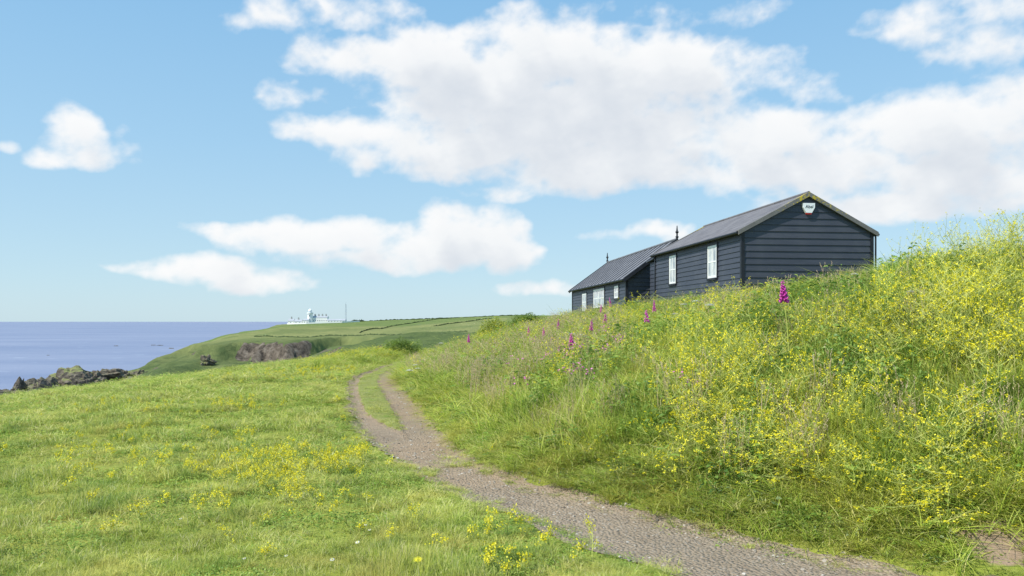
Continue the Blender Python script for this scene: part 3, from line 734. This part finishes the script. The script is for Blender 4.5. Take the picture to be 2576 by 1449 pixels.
def window_part(parent,y0,y1,z0,z1,vb=1,hb=1,wallx=0):
    tr=MB(); t=.09; xo=wallx-.06
    tr.box(xo,wallx+.02,y0-t,y0,z0-t,z1+t);tr.box(xo,wallx+.02,y1,y1+t,z0-t,z1+t);tr.box(xo,wallx+.02,y0,y1,z1,z1+t);tr.box(xo-.04,wallx+.02,y0,y1,z0-t,z0)
    w=mkobj("window",tr.mesh("window_surround",[M_trim]),parent)
    fr=MB(); f=.09; a=wallx-.056;b=wallx+.005
    fr.box(a,b,y0+.002,y0+f,z0+.002,z1-.002);fr.box(a,b,y1-f,y1-.002,z0+.002,z1-.002)
    fr.box(a,b,y0+f,y1-f,z0+.002,z0+f);fr.box(a,b,y0+f,y1-f,z1-f,z1-.002)
    for i in range(vb):
        c=y0+f+(y1-y0-2*f)*(i+1)/(vb+1); fr.box(a+.006,b,c-.03,c+.03,z0+f,z1-f)
    for i in range(hb):
        c=z0+f+(z1-z0-2*f)*(i+1)/(hb+1); fr.box(a+.004,b-.002,y0+f,y1-f,c-.025,c+.025)
    mkobj("window_frame",fr.mesh("frame",[M_wpaint]),w)
    gl=MB(); gl.box(wallx-.042,wallx-.037,y0+f,y1-f,z0+f,z1-f); mkobj("glass",gl.mesh("glass",[M_glass]),w)
    return w
def roof_mesh(W,L,zr,slope,ov,oy0,oy1,th):
    mb=MB()
    for s in (-1,1):
        xe=W/2+s*(W/2+ov); ze=zr-slope*(W/2+ov)
        mb.poly_prism([(W/2,-oy0,zr),(xe,-oy0,ze),(xe,-oy0,ze-th),(W/2,-oy0,zr-th)][::s],[(W/2,L+oy1,zr),(xe,L+oy1,ze),(xe,L+oy1,ze-th),(W/2,L+oy1,zr-th)][::s])
    return mb
def corner_boards(e,W,L,hw):
    for (x,y) in ((0,0),(W,0),(0,L),(W,L)):
        cb=MB(); cb.box(x-.06 if x==0 else x-.07,x+.07 if x==0 else x+.06,y-.06 if y==0 else y-.07,y+.07 if y==0 else y+.06,0,hw-.03)
        mkobj("corner_board",cb.mesh("corner_board",[M_trim]),e)
def verges(r,W,L,zr,sl,ov,oy,mat,cap,up=.03,dn=.14):
    for (ya,yb) in ((-oy-.06,-oy),(L+oy,L+oy+.06)):
        vb=MB()
        xl=-(ov+.02); zl=zr-sl*(W/2+ov+.02)
        A=[(xl,zl-dn),(W/2,zr-dn),(W-xl,zl-dn),(W-xl,zl+up),(W/2,zr+up),(xl,zl+up)]
        vb.poly_prism([(p,ya,q) for p,q in A],[(p,yb,q) for p,q in A])
        if cap:
            yy0,yy1=(yb,yb+.22) if ya<0 else (ya-.22,ya)
            A=[(xl,zl+.004),(W/2,zr+.004),(W-xl,zl+.004),(W-xl,zl+up),(W/2,zr+up),(xl,zl+up)]
            vb.poly_prism([(p,yy0,q) for p,q in A],[(p,yy1,q) for p,q in A])
        mkobj("verge",vb.mesh("verge",[mat]),r)

def cottage_main():
    base=2.0; W=5.2;L=10.76; zr=6.47-base; sl=.53; ov=.18; th=.09
    e=empty("weatherboard_cottage",(8.67,30,base),.1235); meta(e,"black weatherboard cottage with a low gabled slate roof above the bank","house")
    under=lambda x: zr-th-sl*abs(x-W/2)
    core=MB(); hw=under(0)-.01
    core.poly_prism([(.0,0,0),(W,0,0),(W,0,hw),(W/2,0,under(W/2)-.01),(0,0,hw)],[(0,L,0),(W,L,0),(W,L,hw),(W/2,L,under(W/2)-.01),(0,L,hw)])
    lap_side(core,0,-1,.0,L,0,hw,.205)
    lap_side(core,W,1,.0,L,0,hw,.205)
    lap_gable(core,-.003,-1,W,0,under,.25)
    lap_gable(core,L+.003,1,W,0,under,.25)
    mkobj("wall",core.mesh("wall",[M_board]),e)
    corner_boards(e,W,L,hw)
    r=mkobj("roof",roof_mesh(W,L,zr,sl,ov,.10,.1,th).mesh("roof",[M_roof]),e)
    verges(r,W,L,zr,sl,ov,.10,M_verge,True)
    rd=MB(); rd.tube([(W/2,-.1,zr+.015),(W/2,L+.1,zr+.015)],.06,.06,8,cap=True); mkobj("ridge_tile",rd.mesh("ridge",[M_roof]),r)
    for xg in (-ov-.05,W+ov+.05):
        gt=MB(); gt.tube([(xg,-.1,zr-sl*(W/2+ov)-.07),(xg,L+.1,zr-sl*(W/2+ov)-.07)],.05,.05,8,cap=True); mkobj("gutter",gt.mesh("gutter",[M_trim]),r)
    window_part(e,2.42,3.42,1.78+1.6-base,3.12+1.6-base)
    window_part(e,7.5,8.45,1.78+1.6-base,3.12+1.6-base)
    an=MB(); z1=4.75-base
    an.box(.10,2.6,L+.04,L+1.25,0,z1-.06); lap_side(an,.10,-1,L+.04,L+1.25,0,z1-.06,.205)
    an.poly_prism([(-.1,L+.03,z1+.12),(2.7,L+.03,z1+.12),(2.7,L+.03,z1+.05),(-.1,L+.03,z1+.05)],[(-.1,L+1.4,z1-.0),(2.7,L+1.4,z1-.0),(2.7,L+1.4,z1-.07),(-.1,L+1.4,z1-.07)])
    mkobj("lean_to",an.mesh("lean_to",[M_board]),e)
    ax,az=W/2,zr-.58; ab=MB()
    out=[(-.25,.20),(.25,.20),(.245,.02),(.12,-.19),(-.12,-.19),(-.245,.02)]
    A=[(ax+p,-.045,az+q) for p,q in out]; B=[(ax+p*.94,-.13,az+q*.94) for p,q in out]; ab.poly_prism(A,B,0)
    low=[(.13,-.15),(.10,-.235),(-.10,-.235),(-.13,-.15)]
    ab.poly_prism([(ax+p,-.05,az+q) for p,q in low],[(ax+p,-.118,az+q) for p,q in low],1)
    M_aw=mat_plain("white_plastic",(.88,.88,.88),.3,.5,.03); M_ar=mat_plain("red_plastic",(.5,.03,.025),.35,.5,.1)
    box=mkobj("alarm_box",ab.mesh("alarm_box",[M_aw,M_ar]),e); box["label"]="white shield-shaped alarm box with a red lower edge"
    cu=bpy.data.curves.new("lettering",'FONT'); cu.body="Abel"; cu.size=.17; cu.align_x='CENTER'; cu.align_y='CENTER'; cu.extrude=.002; cu.shear=.1
    to=bpy.data.objects.new("t",cu); link(to); bpy.context.view_layer.update()
    dg=bpy.context.evaluated_depsgraph_get(); me=bpy.data.meshes.new_from_object(to.evaluated_get(dg)); bpy.data.objects.remove(to)
    me.materials.clear(); me.materials.append(mat_plain("black_lettering",(.02,.02,.03)))
    mkobj("lettering",me,box,(ax,-.135,az+.05),(math.pi/2,0,0))
    dp=MB(); dp.tube([(W+.12,-.08,0),(W+.12,-.08,hw-.1),(W+.2,-.05,hw)],.035,.035,8); mkobj("downpipe",dp.mesh("downpipe",[M_trim]),e)
cottage_main()

def cottage_far():
    base=1.3; W=5.4;L=16.5; zr=6.0-base; sl=.73; ov=.2; th=.08
    e=empty("weatherboard_cottage",(6.18,43,base),.1); meta(e,"black weatherboard cottage with a steep seamed roof and ridge finials","house")
    under=lambda x: zr-th-sl*abs(x-W/2); hw=under(0)-.01
    core=MB()
    core.poly_prism([(.0,0,0),(W,0,0),(W,0,hw),(W/2,0,under(W/2)-.01),(0,0,hw)],[(0,L,0),(W,L,0),(W,L,hw),(W/2,L,under(W/2)-.01),(0,L,hw)])
    lap_side(core,0,-1,0,L,0,hw,.2); lap_side(core,W,1,0,L,0,hw,.2); lap_gable(core,-.003,-1,W,0,under,.22); lap_gable(core,L+.003,1,W,0,under,.22)
    mkobj("wall",core.mesh("wall",[M_board]),e)
    corner_boards(e,W,L,hw)
    rm=roof_mesh(W,L,zr,sl,ov,.3,.3,th)
    y=-.1
    while y<L+.3:
        for s in (-1,1):
            xe=W/2+s*(W/2+ov); ze=zr-sl*(W/2+ov)
            A=[(W/2,y,zr+.05),(xe,y,ze+.05),(xe,y,ze+.0),(W/2,y,zr+.0)]; B=[(p[0],y+.08,p[2]) for p in A]; rm.poly_prism(A[::s],B[::s],1)
        y+=1.1
    r=mkobj("roof",rm.mesh("roof",[M_metal,M_rib]),e)
    verges(r,W,L,zr,sl,ov,.30,M_trim,False,.05,.18)
    for y in (-.33,L+.33):
        f=MB(); f.lathe([(.06,zr-.1),(.06,zr+.1),(.11,zr+.14),(.05,zr+.19),(.045,zr+.32),(.10,zr+.40),(.045,zr+.5),(.02,zr+.75)],8,0,(W/2,y)); mkobj("finial",f.mesh("finial",[M_trim]),r)
    g=MB(); g.tube([(-ov-.05,-.3,zr-sl*(W/2+ov)-.06),(-ov-.05,L+.3,zr-sl*(W/2+ov)-.06)],.06,.06,8,cap=True); mkobj("gutter",g.mesh("gutter",[M_trim]),r)
    rd=MB(); rd.tube([(W/2,-.3,zr+.03),(W/2,L+.3,zr+.03)],.07,.07,8,cap=True); mkobj("ridge_tile",rd.mesh("ridge",[M_metal]),r)
    window_part(e,11.0,12.5,2.3-base,3.5-base,1,1)
    window_part(e,5.4,8.6,2.45-base,3.62-base,3,1)
    window_part(e,1.7,2.7,2.9-base,3.6-base,0,1)
cottage_far()

# ------------------------------------------------------------ lighthouse group
M_lw=mat_plain("white_render",(.88,.88,.87),.7,.2,.03,.3)
M_lr=mat_plain("pale_slate",(.42,.44,.47),.7,.2,.1,.3)
M_ld=mat_plain("dark_openings",(.2,.22,.25),.4,.4,.1)
M_lm=mat_plain("mast_steel",(.40,.45,.5),.5,.4,.1)
def gx(px,Yd): return (px-CX)/F*Yd
YL=1040
def lighthouse():
    x=gx(780,YL); z=hz(x,YL)-1
    e=empty("lighthouse",(x,YL,z)); meta(e,"white octagonal lighthouse tower with a glazed lantern","lighthouse")
    t=MB(); t.lathe([(4.2,0),(3.7,6),(3.4,13),(4.2,13.2),(4.2,13.9),(3.3,14)],8); mkobj("tower",t.mesh("tower",[M_lw]),e)
    l=MB(); l.lathe([(2.3,14),(2.3,17)],12); mkobj("lantern",l.mesh("lantern",[mat_plain("lantern_glass",(.6,.66,.7),.2,.8)]),e)
    d=MB(); d.lathe([(2.6,17),(2.3,18),(1.2,19.2),(.3,19.8),(.1,21)],12); mkobj("dome",d.mesh("dome",[M_lw]),e)
    g=MB(); g.lathe([(4.15,13.9),(4.15,14.9)],16); mkobj("railing",g.mesh("railing",[M_lw]),e)
    for zz in (5,10): 
        w=MB(); w.box(-.6,.6,-3.9,-3.3,zz,zz+1.8); mkobj("window",w.mesh("window",[M_ld]),e)
lighthouse()
def block(name,label,px0,px1,Yd,h,rh,dep=8,chim=0,nw=3,dz=0):
    x0=gx(px0,Yd);x1=gx(px1,Yd); z=hz((x0+x1)/2,Yd)-1+dz; W=x1-x0
    e=empty(name,(x0,Yd,z)); meta(e,label,"building")
    w=MB(); w.poly_prism([(0,0,0),(0,dep,0),(0,dep,h),(0,dep/2,h+rh-.05),(0,0,h)],[(W,0,0),(W,dep,0),(W,dep,h),(W,dep/2,h+rh-.05),(W,0,h)]); mkobj("wall",w.mesh("wall",[M_lw]),e)
    r=MB()
    for s in (-1,1):
        ye=dep/2+s*(dep/2+.3); r.poly_prism([(-.2,dep/2,h+rh+.05),(-.2,ye,h-.05),(-.2,ye,h-.2),(-.2,dep/2,h+rh-.1)][::-s],[(W+.2,dep/2,h+rh+.05),(W+.2,ye,h-.05),(W+.2,ye,h-.2),(W+.2,dep/2,h+rh-.1)][::-s])
    ro=mkobj("roof",r.mesh("roof",[M_lr]),e)
    for i in range(chim):
        c=MB(); cx=W*(i+.5)/chim; c.box(cx-.8,cx+.8,dep/2-.6,dep/2+.6,h+rh-1,h+rh+2.2); 
        for q in (-.5,.5): c.lathe([(.25,h+rh+2.2),(.2,h+rh+3.0)],6,0,(cx+q,dep/2))
        mkobj("chimney",c.mesh("chimney",[mat_plain("chimney_render",(.35,.35,.34)) ]),ro)
    for i in range(nw):
        cx=W*(i+.5)/nw; q=MB(); q.box(cx-.5,cx+.5,-.06,.1,h*.4,h*.4+1.5); mkobj("window",q.mesh("window",[M_ld]),e)
block("keepers_cottage","white gabled cottage beside the lighthouse",724,738,YL-5,5,3,9,1,1)
block("keepers_cottage","white cottage with a long low roof",740,758,YL-8,4,2.5,8,1,2)
block("keepers_house","long white lighthouse building with four chimneys",786,823,YL,8,2,9,4,7)
block("outbuilding","low white outbuilding along the compound",823,868,YL-6,3.5,2,8,0,6)
block("outbuilding","small white outbuilding in front of the tower",762,776,YL-10,5,2,7,0,2)
def compound_wall():
    mb=MB(); pts=[(722,YL-25),(770,YL-35),(860,YL-30),(905,YL-10)]
    P=[(gx(a,b),b) for a,b in pts]; 
    for (a,b) in zip(P[:-1],P[1:]):
        n=8
        for i in range(n):
            q0=[a[j]+(b[j]-a[j])*i/n for j in (0,1)];q1=[a[j]+(b[j]-a[j])*(i+1)/n for j in (0,1)]
            z0=hz(*q0);z1=hz(*q1); t=.6
            mb.poly_prism([(q0[0],q0[1],z0-1.5),(q0[0],q0[1]+t,z0-1.5),(q0[0],q0[1]+t,z0+1.6),(q0[0],q0[1],z0+1.6)],[(q1[0],q1[1],z1-1.5),(q1[0],q1[1]+t,z1-1.5),(q1[0],q1[1]+t,z1+1.6),(q1[0],q1[1],z1+1.6)])
    o=mkobj("compound_wall",mb.mesh("compound_wall",[M_lw])); meta(o,"white boundary wall around the lighthouse compound","wall")
compound_wall()
def mast():
    x=gx(870,YL); z=hz(x,YL); e=empty("radio_mast",(x,YL,z)); meta(e,"tall steel lattice radio mast near the lighthouse","mast")
    mb=MB(); H=24
    for sx,sy in ((-1,-1),(1,-1),(0,1)): mb.tube([(sx*.8,sy*.8,0),(sx*.5,sy*.5,H)],.16,.14,4)
    for i in range(16):
        z0=i*H/16;z1=(i+1)*H/16; s=.8-.3*i/16
        mb.tube([(-s,-s,z0),(s,-s,z1)],.09,.09,3); mb.tube([(s,-s,z0),(0,s,z1)],.09,.09,3)
    mkobj("lattice",mb.mesh("lattice",[M_lm]),e)
    mb=MB(); mb.tube([(0,0,H),(0,0,H+3)],.1,.06,4); mkobj("aerial",mb.mesh("aerial",[M_lm]),e)
mast()

M_hedge=mat_plain("hedge_leaves",(.09,.12,.05),.9,.1,.4,.15)
def hedge(pts,h=2.2,w=3):
    P=[]
    for (a,b) in zip(pts[:-1],pts[1:]):
        n=40
        for i in range(n): 
            px=a[0]+(b[0]-a[0])*i/n; Yd=a[1]+(b[1]-a[1])*i/n; P.append((gx(px,Yd),Yd))
    P=np.array(P); Z=height(P[:,0],P[:,1]); mb=MB(); prev=None
    for i in range(len(P)):
        hh=h*random.uniform(.3,1.15); ww=w*random.uniform(.6,1.1)
        x,y=P[i]; z=Z[i]
        cur=[mb.vert((x-.4*ww,y-ww/2,z-1)),mb.vert((x,y-ww/2*.8,z+hh*.7)),mb.vert((x,y,z+hh)),mb.vert((x,y+ww/2*.8,z+hh*.7)),mb.vert((x,y+ww/2,z-1))]
        if prev:
            for k in range(4): mb.face((prev[k],prev[k+1],cur[k+1],cur[k]))
        prev=cur
    o=mkobj("hedgerow",mb.mesh("hedgerow",[M_hedge])); meta(o,"dark field hedge crossing the green headland","hedge",group="hedges dividing the headland fields")
hedge([(905,720),(985,830),(1060,960),(1150,1150)],1.2,2.4)
hedge([(1090,800),(1160,880),(1240,1000)],1.2,2.4)
hedge([(880,1060),(1000,1120),(1140,1200),(1330,1280)],1.4,2.4)
hedge([(640,660),(760,650),(880,650),(1000,640),(1180,620)],1.2,2.4)
hedge([(885,1035),(915,1045)],3,5)

# ------------------------------------------------------------ rocks
def mat_rock(name,green):
    m,nt=newmat(name); g=N(nt); P=g.pos()
    n1=g.noise(g.vmul(P,(1,1,2.5)),.25,8,.7)
    c=g.ramp(n1,[(.3,(.05,.045,.04)),(.5,(.16,.135,.105)),(.7,(.34,.29,.23))])
    nz=g.n('ShaderNodeSeparateXYZ',{0:g.n('ShaderNodeNewGeometry').outputs['Normal']}).outputs[2]
    f=g.math('ADD',nz,g.math('MULTIPLY',g.math('SUBTRACT',g.noise(P,.12,4),.5),1.3))
    c=g.mix(g.mr(f,.55,.8,0,green),c,(.24,.25,.10)); g.out(g.bsdf(c,.95,.1,g.bump(n1,.8,1.5))); return m
M_rg=mat_rock("lichened_cliff_rock",.95); M_rd=mat_rock("dark_cliff_rock",.2)
def rock(name,label,px,Yd,zc,rx,ry,rz,mat,seed,sub=5,rough=.5,sharp=0):
    import bmesh
    from mathutils import noise
    bm=bmesh.new(); bmesh.ops.create_icosphere(bm,subdivisions=sub,radius=1)
    off=Vector((seed*7.1,seed*3.3,seed*1.7))
    for v in bm.verts:
        p=v.co.copy(); p2=p.copy()
        d=noise.fractal(p2*1.3+off,1,2,5)*rough+ (abs(noise.noise(p2*3.1+off))-.3)*rough*.6
        s=1+d
        if sharp: p.x=math.copysign(abs(p.x)**.6,p.x)*.8; p.z=math.copysign(abs(p.z)**.7,p.z)*.9; p.z+=p.x*.35
        q=p*s
        q.z=q.z+.05*math.floor(q.z*7)*.4
        v.co=Vector((q.x*rx,q.y*ry,q.z*rz))
    me=bpy.data.meshes.new(name); bm.to_mesh(me); bm.free(); me.materials.append(mat)
    o=mkobj(name,me,None,(gx(px,Yd),Yd,zc)); meta(o,label,"rock",group="rocks along the cliff foot"); return o
rock("rock_outcrop","broad sloping rock outcrop topped with greenish lichen",170,500,-44,24,16,13.5,M_rg,1,rough=.4)
rock("rock_outcrop","jagged grey rocks beside the outcrop",115,480,-45,10,8,9,M_rd,2,5,.7)
rock("rock_outcrop","brown jagged rocks below the headland slope",255,510,-40,11,10,9,M_rd,3,5,.7)
rock("rock_outcrop","brown jagged rocks below the headland slope",295,515,-37,13,10,5.5,M_rd,4,5,.7)
rock("rock_outcrop","brown jagged rocks below the headland slope",225,495,-42,11,10,10,M_rd,11,5,.7)
rock("rock_outcrop","brown jagged rocks below the headland slope",335,520,-35,10,8,4,M_rg,12,5,.7)
rock("sea_stack","blocky leaning dark grey sea stack standing alone",46,480,-43,5,4,7.5,M_rd,5,5,.35,1)
rock("rock_outcrop","low brown rocks at the water's edge",2,470,-44,16,6,5,M_rd,6,5,.7)
rock("rock_outcrop","low brown rocks at the water's edge",85,500,-44,9,6,6,M_rd,7,5,.7)
rock("rock_outcrop","pale blocky rocks on the cliff slope",522,545,-26,4,4,3.5,M_rg,8,4,.7)
for px,Yd,s,sd in ((292,1650,5,10),(385,1700,5,14),(402,1690,6,15),(430,1500,5,16),(120,1200,2.5,9)):
    rock("skerry","low dark skerry breaking the sea surface",px,Yd,-50,s,s*.5,s*.2,M_rd,sd,3,.6)

def bush(px,py,Yd,rx,rz,mat,label,nm="bush"):
    x=gx(px,Yd); z=hz(x,Yd); mb=MB(); tr=MB()
    for k in range(6):
        t=random.random()*6.28; tr.tube([(0,0,0),(math.cos(t)*rx*.3,math.sin(t)*rx*.3,rz*.5),(math.cos(t)*rx*.6,math.sin(t)*rx*.6,rz)],.04,.01,5)
    for k in range(4200):
        v=Vector((random.gauss(0,1),random.gauss(0,1),random.gauss(0,1))).normalized()
        lump=1+.25*math.sin(v.x*5+px)*math.sin(v.y*4)+.15*math.sin(v.z*7)
        r=random.uniform(.6,1)**.5*lump
        p=Vector((v.x*rx*r,v.y*rx*r,abs(v.z)*rz*r+.1)); t=random.random()*6.28
        mb.leaf(p,(math.cos(t),math.sin(t),.5),(random.gauss(0,.5),random.gauss(0,.5),1),.12,.05,0,random.random())
    e=empty(nm,(x,Yd,z)); meta(e,label,"bush"); mkobj("branches",tr.mesh("branches",[M_stem]),e); mkobj("foliage",mb.mesh("foliage",[mat]),e)
M_gorse=mat_foliage("gorse_leaves",[(.22,.32,.04),(.40,.45,.05),(.70,.62,.05)],(1,),.3)
M_bl=mat_foliage("bush_leaves",[(.10,.18,.03),(.19,.29,.04),(.30,.38,.06)],(.8,),.3)
bush(1245,830,52,1.1,1.2,M_gorse,"rounded yellow-green gorse bush on the bank","gorse_bush")
bush(1330,830,50,1.2,.8,M_bl,"low dark green bush on the bank")
bush(1010,890,50,1.3,.9,M_bl,"low dark green bush where the track bends")

# ------------------------------------------------------------ sky
SE,SR,STR=50,238,.1
def world():
    w=bpy.data.worlds.new("World"); scene.world=w; w.use_nodes=True; nt=w.node_tree; nt.nodes.clear(); g=N(nt)
    sky=g.n('ShaderNodeTexSky'); sky.sky_type='NISHITA'; sky.sun_disc=False; sky.sun_elevation=math.radians(SE); sky.sun_rotation=math.radians(SR); sky.air_density=1.0; sky.dust_density=.4; sky.ozone_density=2.0; sky.altitude=50
    tc=g.n('ShaderNodeTexCoord').outputs['Generated']; z=g.n('ShaderNodeSeparateXYZ',{0:tc}).outputs[2]
    haze=g.ramp(g.mr(z,-.02,.55),[(0,(.52,.70,.79)),(.12,(.47,.68,.81)),(.4,(.35,.60,.82)),(.75,(.235,.50,.79)),(1,(.19,.44,.75))])
    haze=g.n('ShaderNodeVectorMath',{0:haze,'Scale':1/STR},operation='SCALE').outputs[0]
    boosted=g.n('ShaderNodeVectorMath',{0:sky.outputs[0],'Scale':2.6},operation='SCALE').outputs[0]
    col=g.mix(.90,boosted,haze)
    bg=g.n('ShaderNodeBackground',{0:col,1:STR}); g.n('ShaderNodeOutputWorld',{0:bg.outputs[0]})
world()
def clouds():
    E=[(960,150,200,52,1),(1150,175,230,80,1.1),(1420,165,260,100,1.1),(1640,195,200,90,1.1),(1180,270,240,85,1.05),(1480,290,350,125,1.2),(910,340,160,48,.95),(1230,390,330,62,1.1),(1600,415,350,62,1.1),(1880,345,160,80,1.05),(2040,425,250,72,1.05),(2330,330,225,80,1.05),(2420,430,240,85,1.1),(2250,510,330,36,.8),(2540,300,130,85,1),
       (680,40,110,34,.5),(860,25,160,36,.54),(1000,75,70,30,.42),(740,245,80,30,.42),(1600,45,110,28,.42),(1360,50,90,30,.42),(2480,30,230,50,.62),(2500,120,100,50,.5),(1880,30,90,26,.32),(1890,190,100,40,.40),(2050,235,90,28,.36),
       (175,345,100,62,1.1),(225,390,82,38,1.0),(115,390,66,32,.9),(5,360,26,16,.5),(325,375,36,36,.32),
       (1180,590,115,66,1.1),(1080,630,165,48,1.05),(860,600,220,40,.98),(620,585,110,24,.66),(960,655,190,30,.8),(1280,640,60,42,.98),
       (515,675,140,31,1),(650,705,115,30,.97),(390,680,100,16,.52),(700,690,60,22,.72),(1340,730,80,17,.4),(1520,590,55,15,.38),(1680,592,90,20,.6),(1250,485,50,16,.42)]
    na,ne=1050,440
    az=np.linspace(math.radians(-55),math.radians(55),na); el=np.linspace(math.radians(-.12),math.radians(42),ne)
    A,L=np.meshgrid(az,el)
    def dens(A,L,hi=True):
        wx=fbm(A*14,L*20,4,101)*.024; wy=fbm(A*14,L*20,4,131)*.012
        a=A+wx; l=L+wy; D=np.full(A.shape,-1.0)
        for (x,y,rx,ry,s) in E:
            ca=math.atan((x-CX)/F); c=math.cos(ca); ce=math.atan((HY-y)/F*c); ra=rx/F*c*c*1.06; re=ry/F*c*1.06
            dy=(l-ce)/re; dy=np.where(dy<0,dy*1.15,dy)
            q=((a-ca)/ra)**2+dy**2
            v=s*(1-.62*q)
            k=.2; h=np.clip(.5+.5*(v-D)/k,0,1); D=D*(1-h)+v*h+k*h*(1-h)*.8
            D=np.maximum(D,-1.2)
        n=fbm(A*20,L*30,7 if hi else 4,151,.55)
        b=1-np.abs(fbm(A*24,L*34,5 if hi else 3,171,.5))*2.2
        return D+n*.72+(b-.55)*.28
    D0=dens(A,L)
    tau=np.zeros_like(A)
    for i in range(1,7): tau+=np.clip(dens(A-.004*i,L+.008*i,i<4)-.15,0,.9)
    tau/=6
    lit=np.exp(-1.15*tau)*1.08
    det=fbm(A*30,L*46,5,191,.5)
    lit=np.clip(lit+det*.14*np.clip(D0,0,1),0,1)
    Rr=52000
    V=np.stack([np.sin(A)*np.cos(L),np.cos(A)*np.cos(L),np.sin(L)],-1)*Rr; V[...,2]+=CAMZ
    idx=np.arange(na*ne).reshape(ne,na)
    f=np.stack([idx[:-1,:-1],idx[1:,:-1],idx[1:,1:],idx[:-1,1:]],-1).reshape(-1,4)
    dm=D0.ravel()[f].max(1)>-.2
    f=f[dm]
    m,nt=newmat("cloud_layer"); g=N(nt)
    d=g.attr('dens'); l=g.attr('lit')
    fine=g.noise(g.pos(),.0016,4,.65)
    d=g.math('ADD',d,g.math('MULTIPLY',g.math('SUBTRACT',fine,.5),.3))
    al=g.n('ShaderNodeMapRange',{0:d,1:-.05,2:.9,3:0,4:1},interpolation_type='SMOOTHSTEP').outputs[0]
    al=g.math('POWER',al,.8)
    cc=g.ramp(l,[(0,(.66,.71,.78)),(.28,(.70,.745,.81)),(.45,(.81,.84,.88)),(.62,(.92,.935,.95)),(1,(.99,.99,.99))])
    em=g.n('ShaderNodeEmission',{0:cc,1:1.0}).outputs[0]
    g.out(g.n('ShaderNodeMixShader',{0:g.math('MULTIPLY',al,.96),1:g.n('ShaderNodeBsdfTransparent').outputs[0],2:em}).outputs[0])
    try: m.cycles.emission_sampling='NONE'
    except Exception: pass
    me=mesh_np("sky",V.reshape(-1,3),f,np.full(len(f),4),[m],None,{'dens':('FLOAT',D0.ravel().astype(np.float32)),'lit':('FLOAT',lit.ravel().astype(np.float32))},True)
    o=mkobj("sky",me); meta(o,"soft white cumulus clouds in a pale blue sky","sky",kind="structure")
clouds()
d=Vector((math.sin(math.radians(SR))*math.cos(math.radians(SE)),math.cos(math.radians(SR))*math.cos(math.radians(SE)),math.sin(math.radians(SE))))
ld=bpy.data.lights.new("sun",'SUN'); ld.energy=5.0; ld.angle=math.radians(.53); ld.color=(1,.96,.88)
lo=link(bpy.data.objects.new("sun",ld)); lo.rotation_euler=d.to_track_quat('Z','Y').to_euler(); lo.location=(0,0,50)

cam=bpy.data.cameras.new("camera"); co=link(bpy.data.objects.new("camera",cam)); co.location=(0,0,CAMZ); co.rotation_euler=(math.pi/2,0,0)
cam.lens=28;cam.sensor_width=36;cam.shift_y=.0324;cam.clip_start=.05;cam.clip_end=120000
scene.camera=co
scene.view_settings.view_transform='Standard'; scene.view_settings.look='None'; scene.view_settings.exposure=0
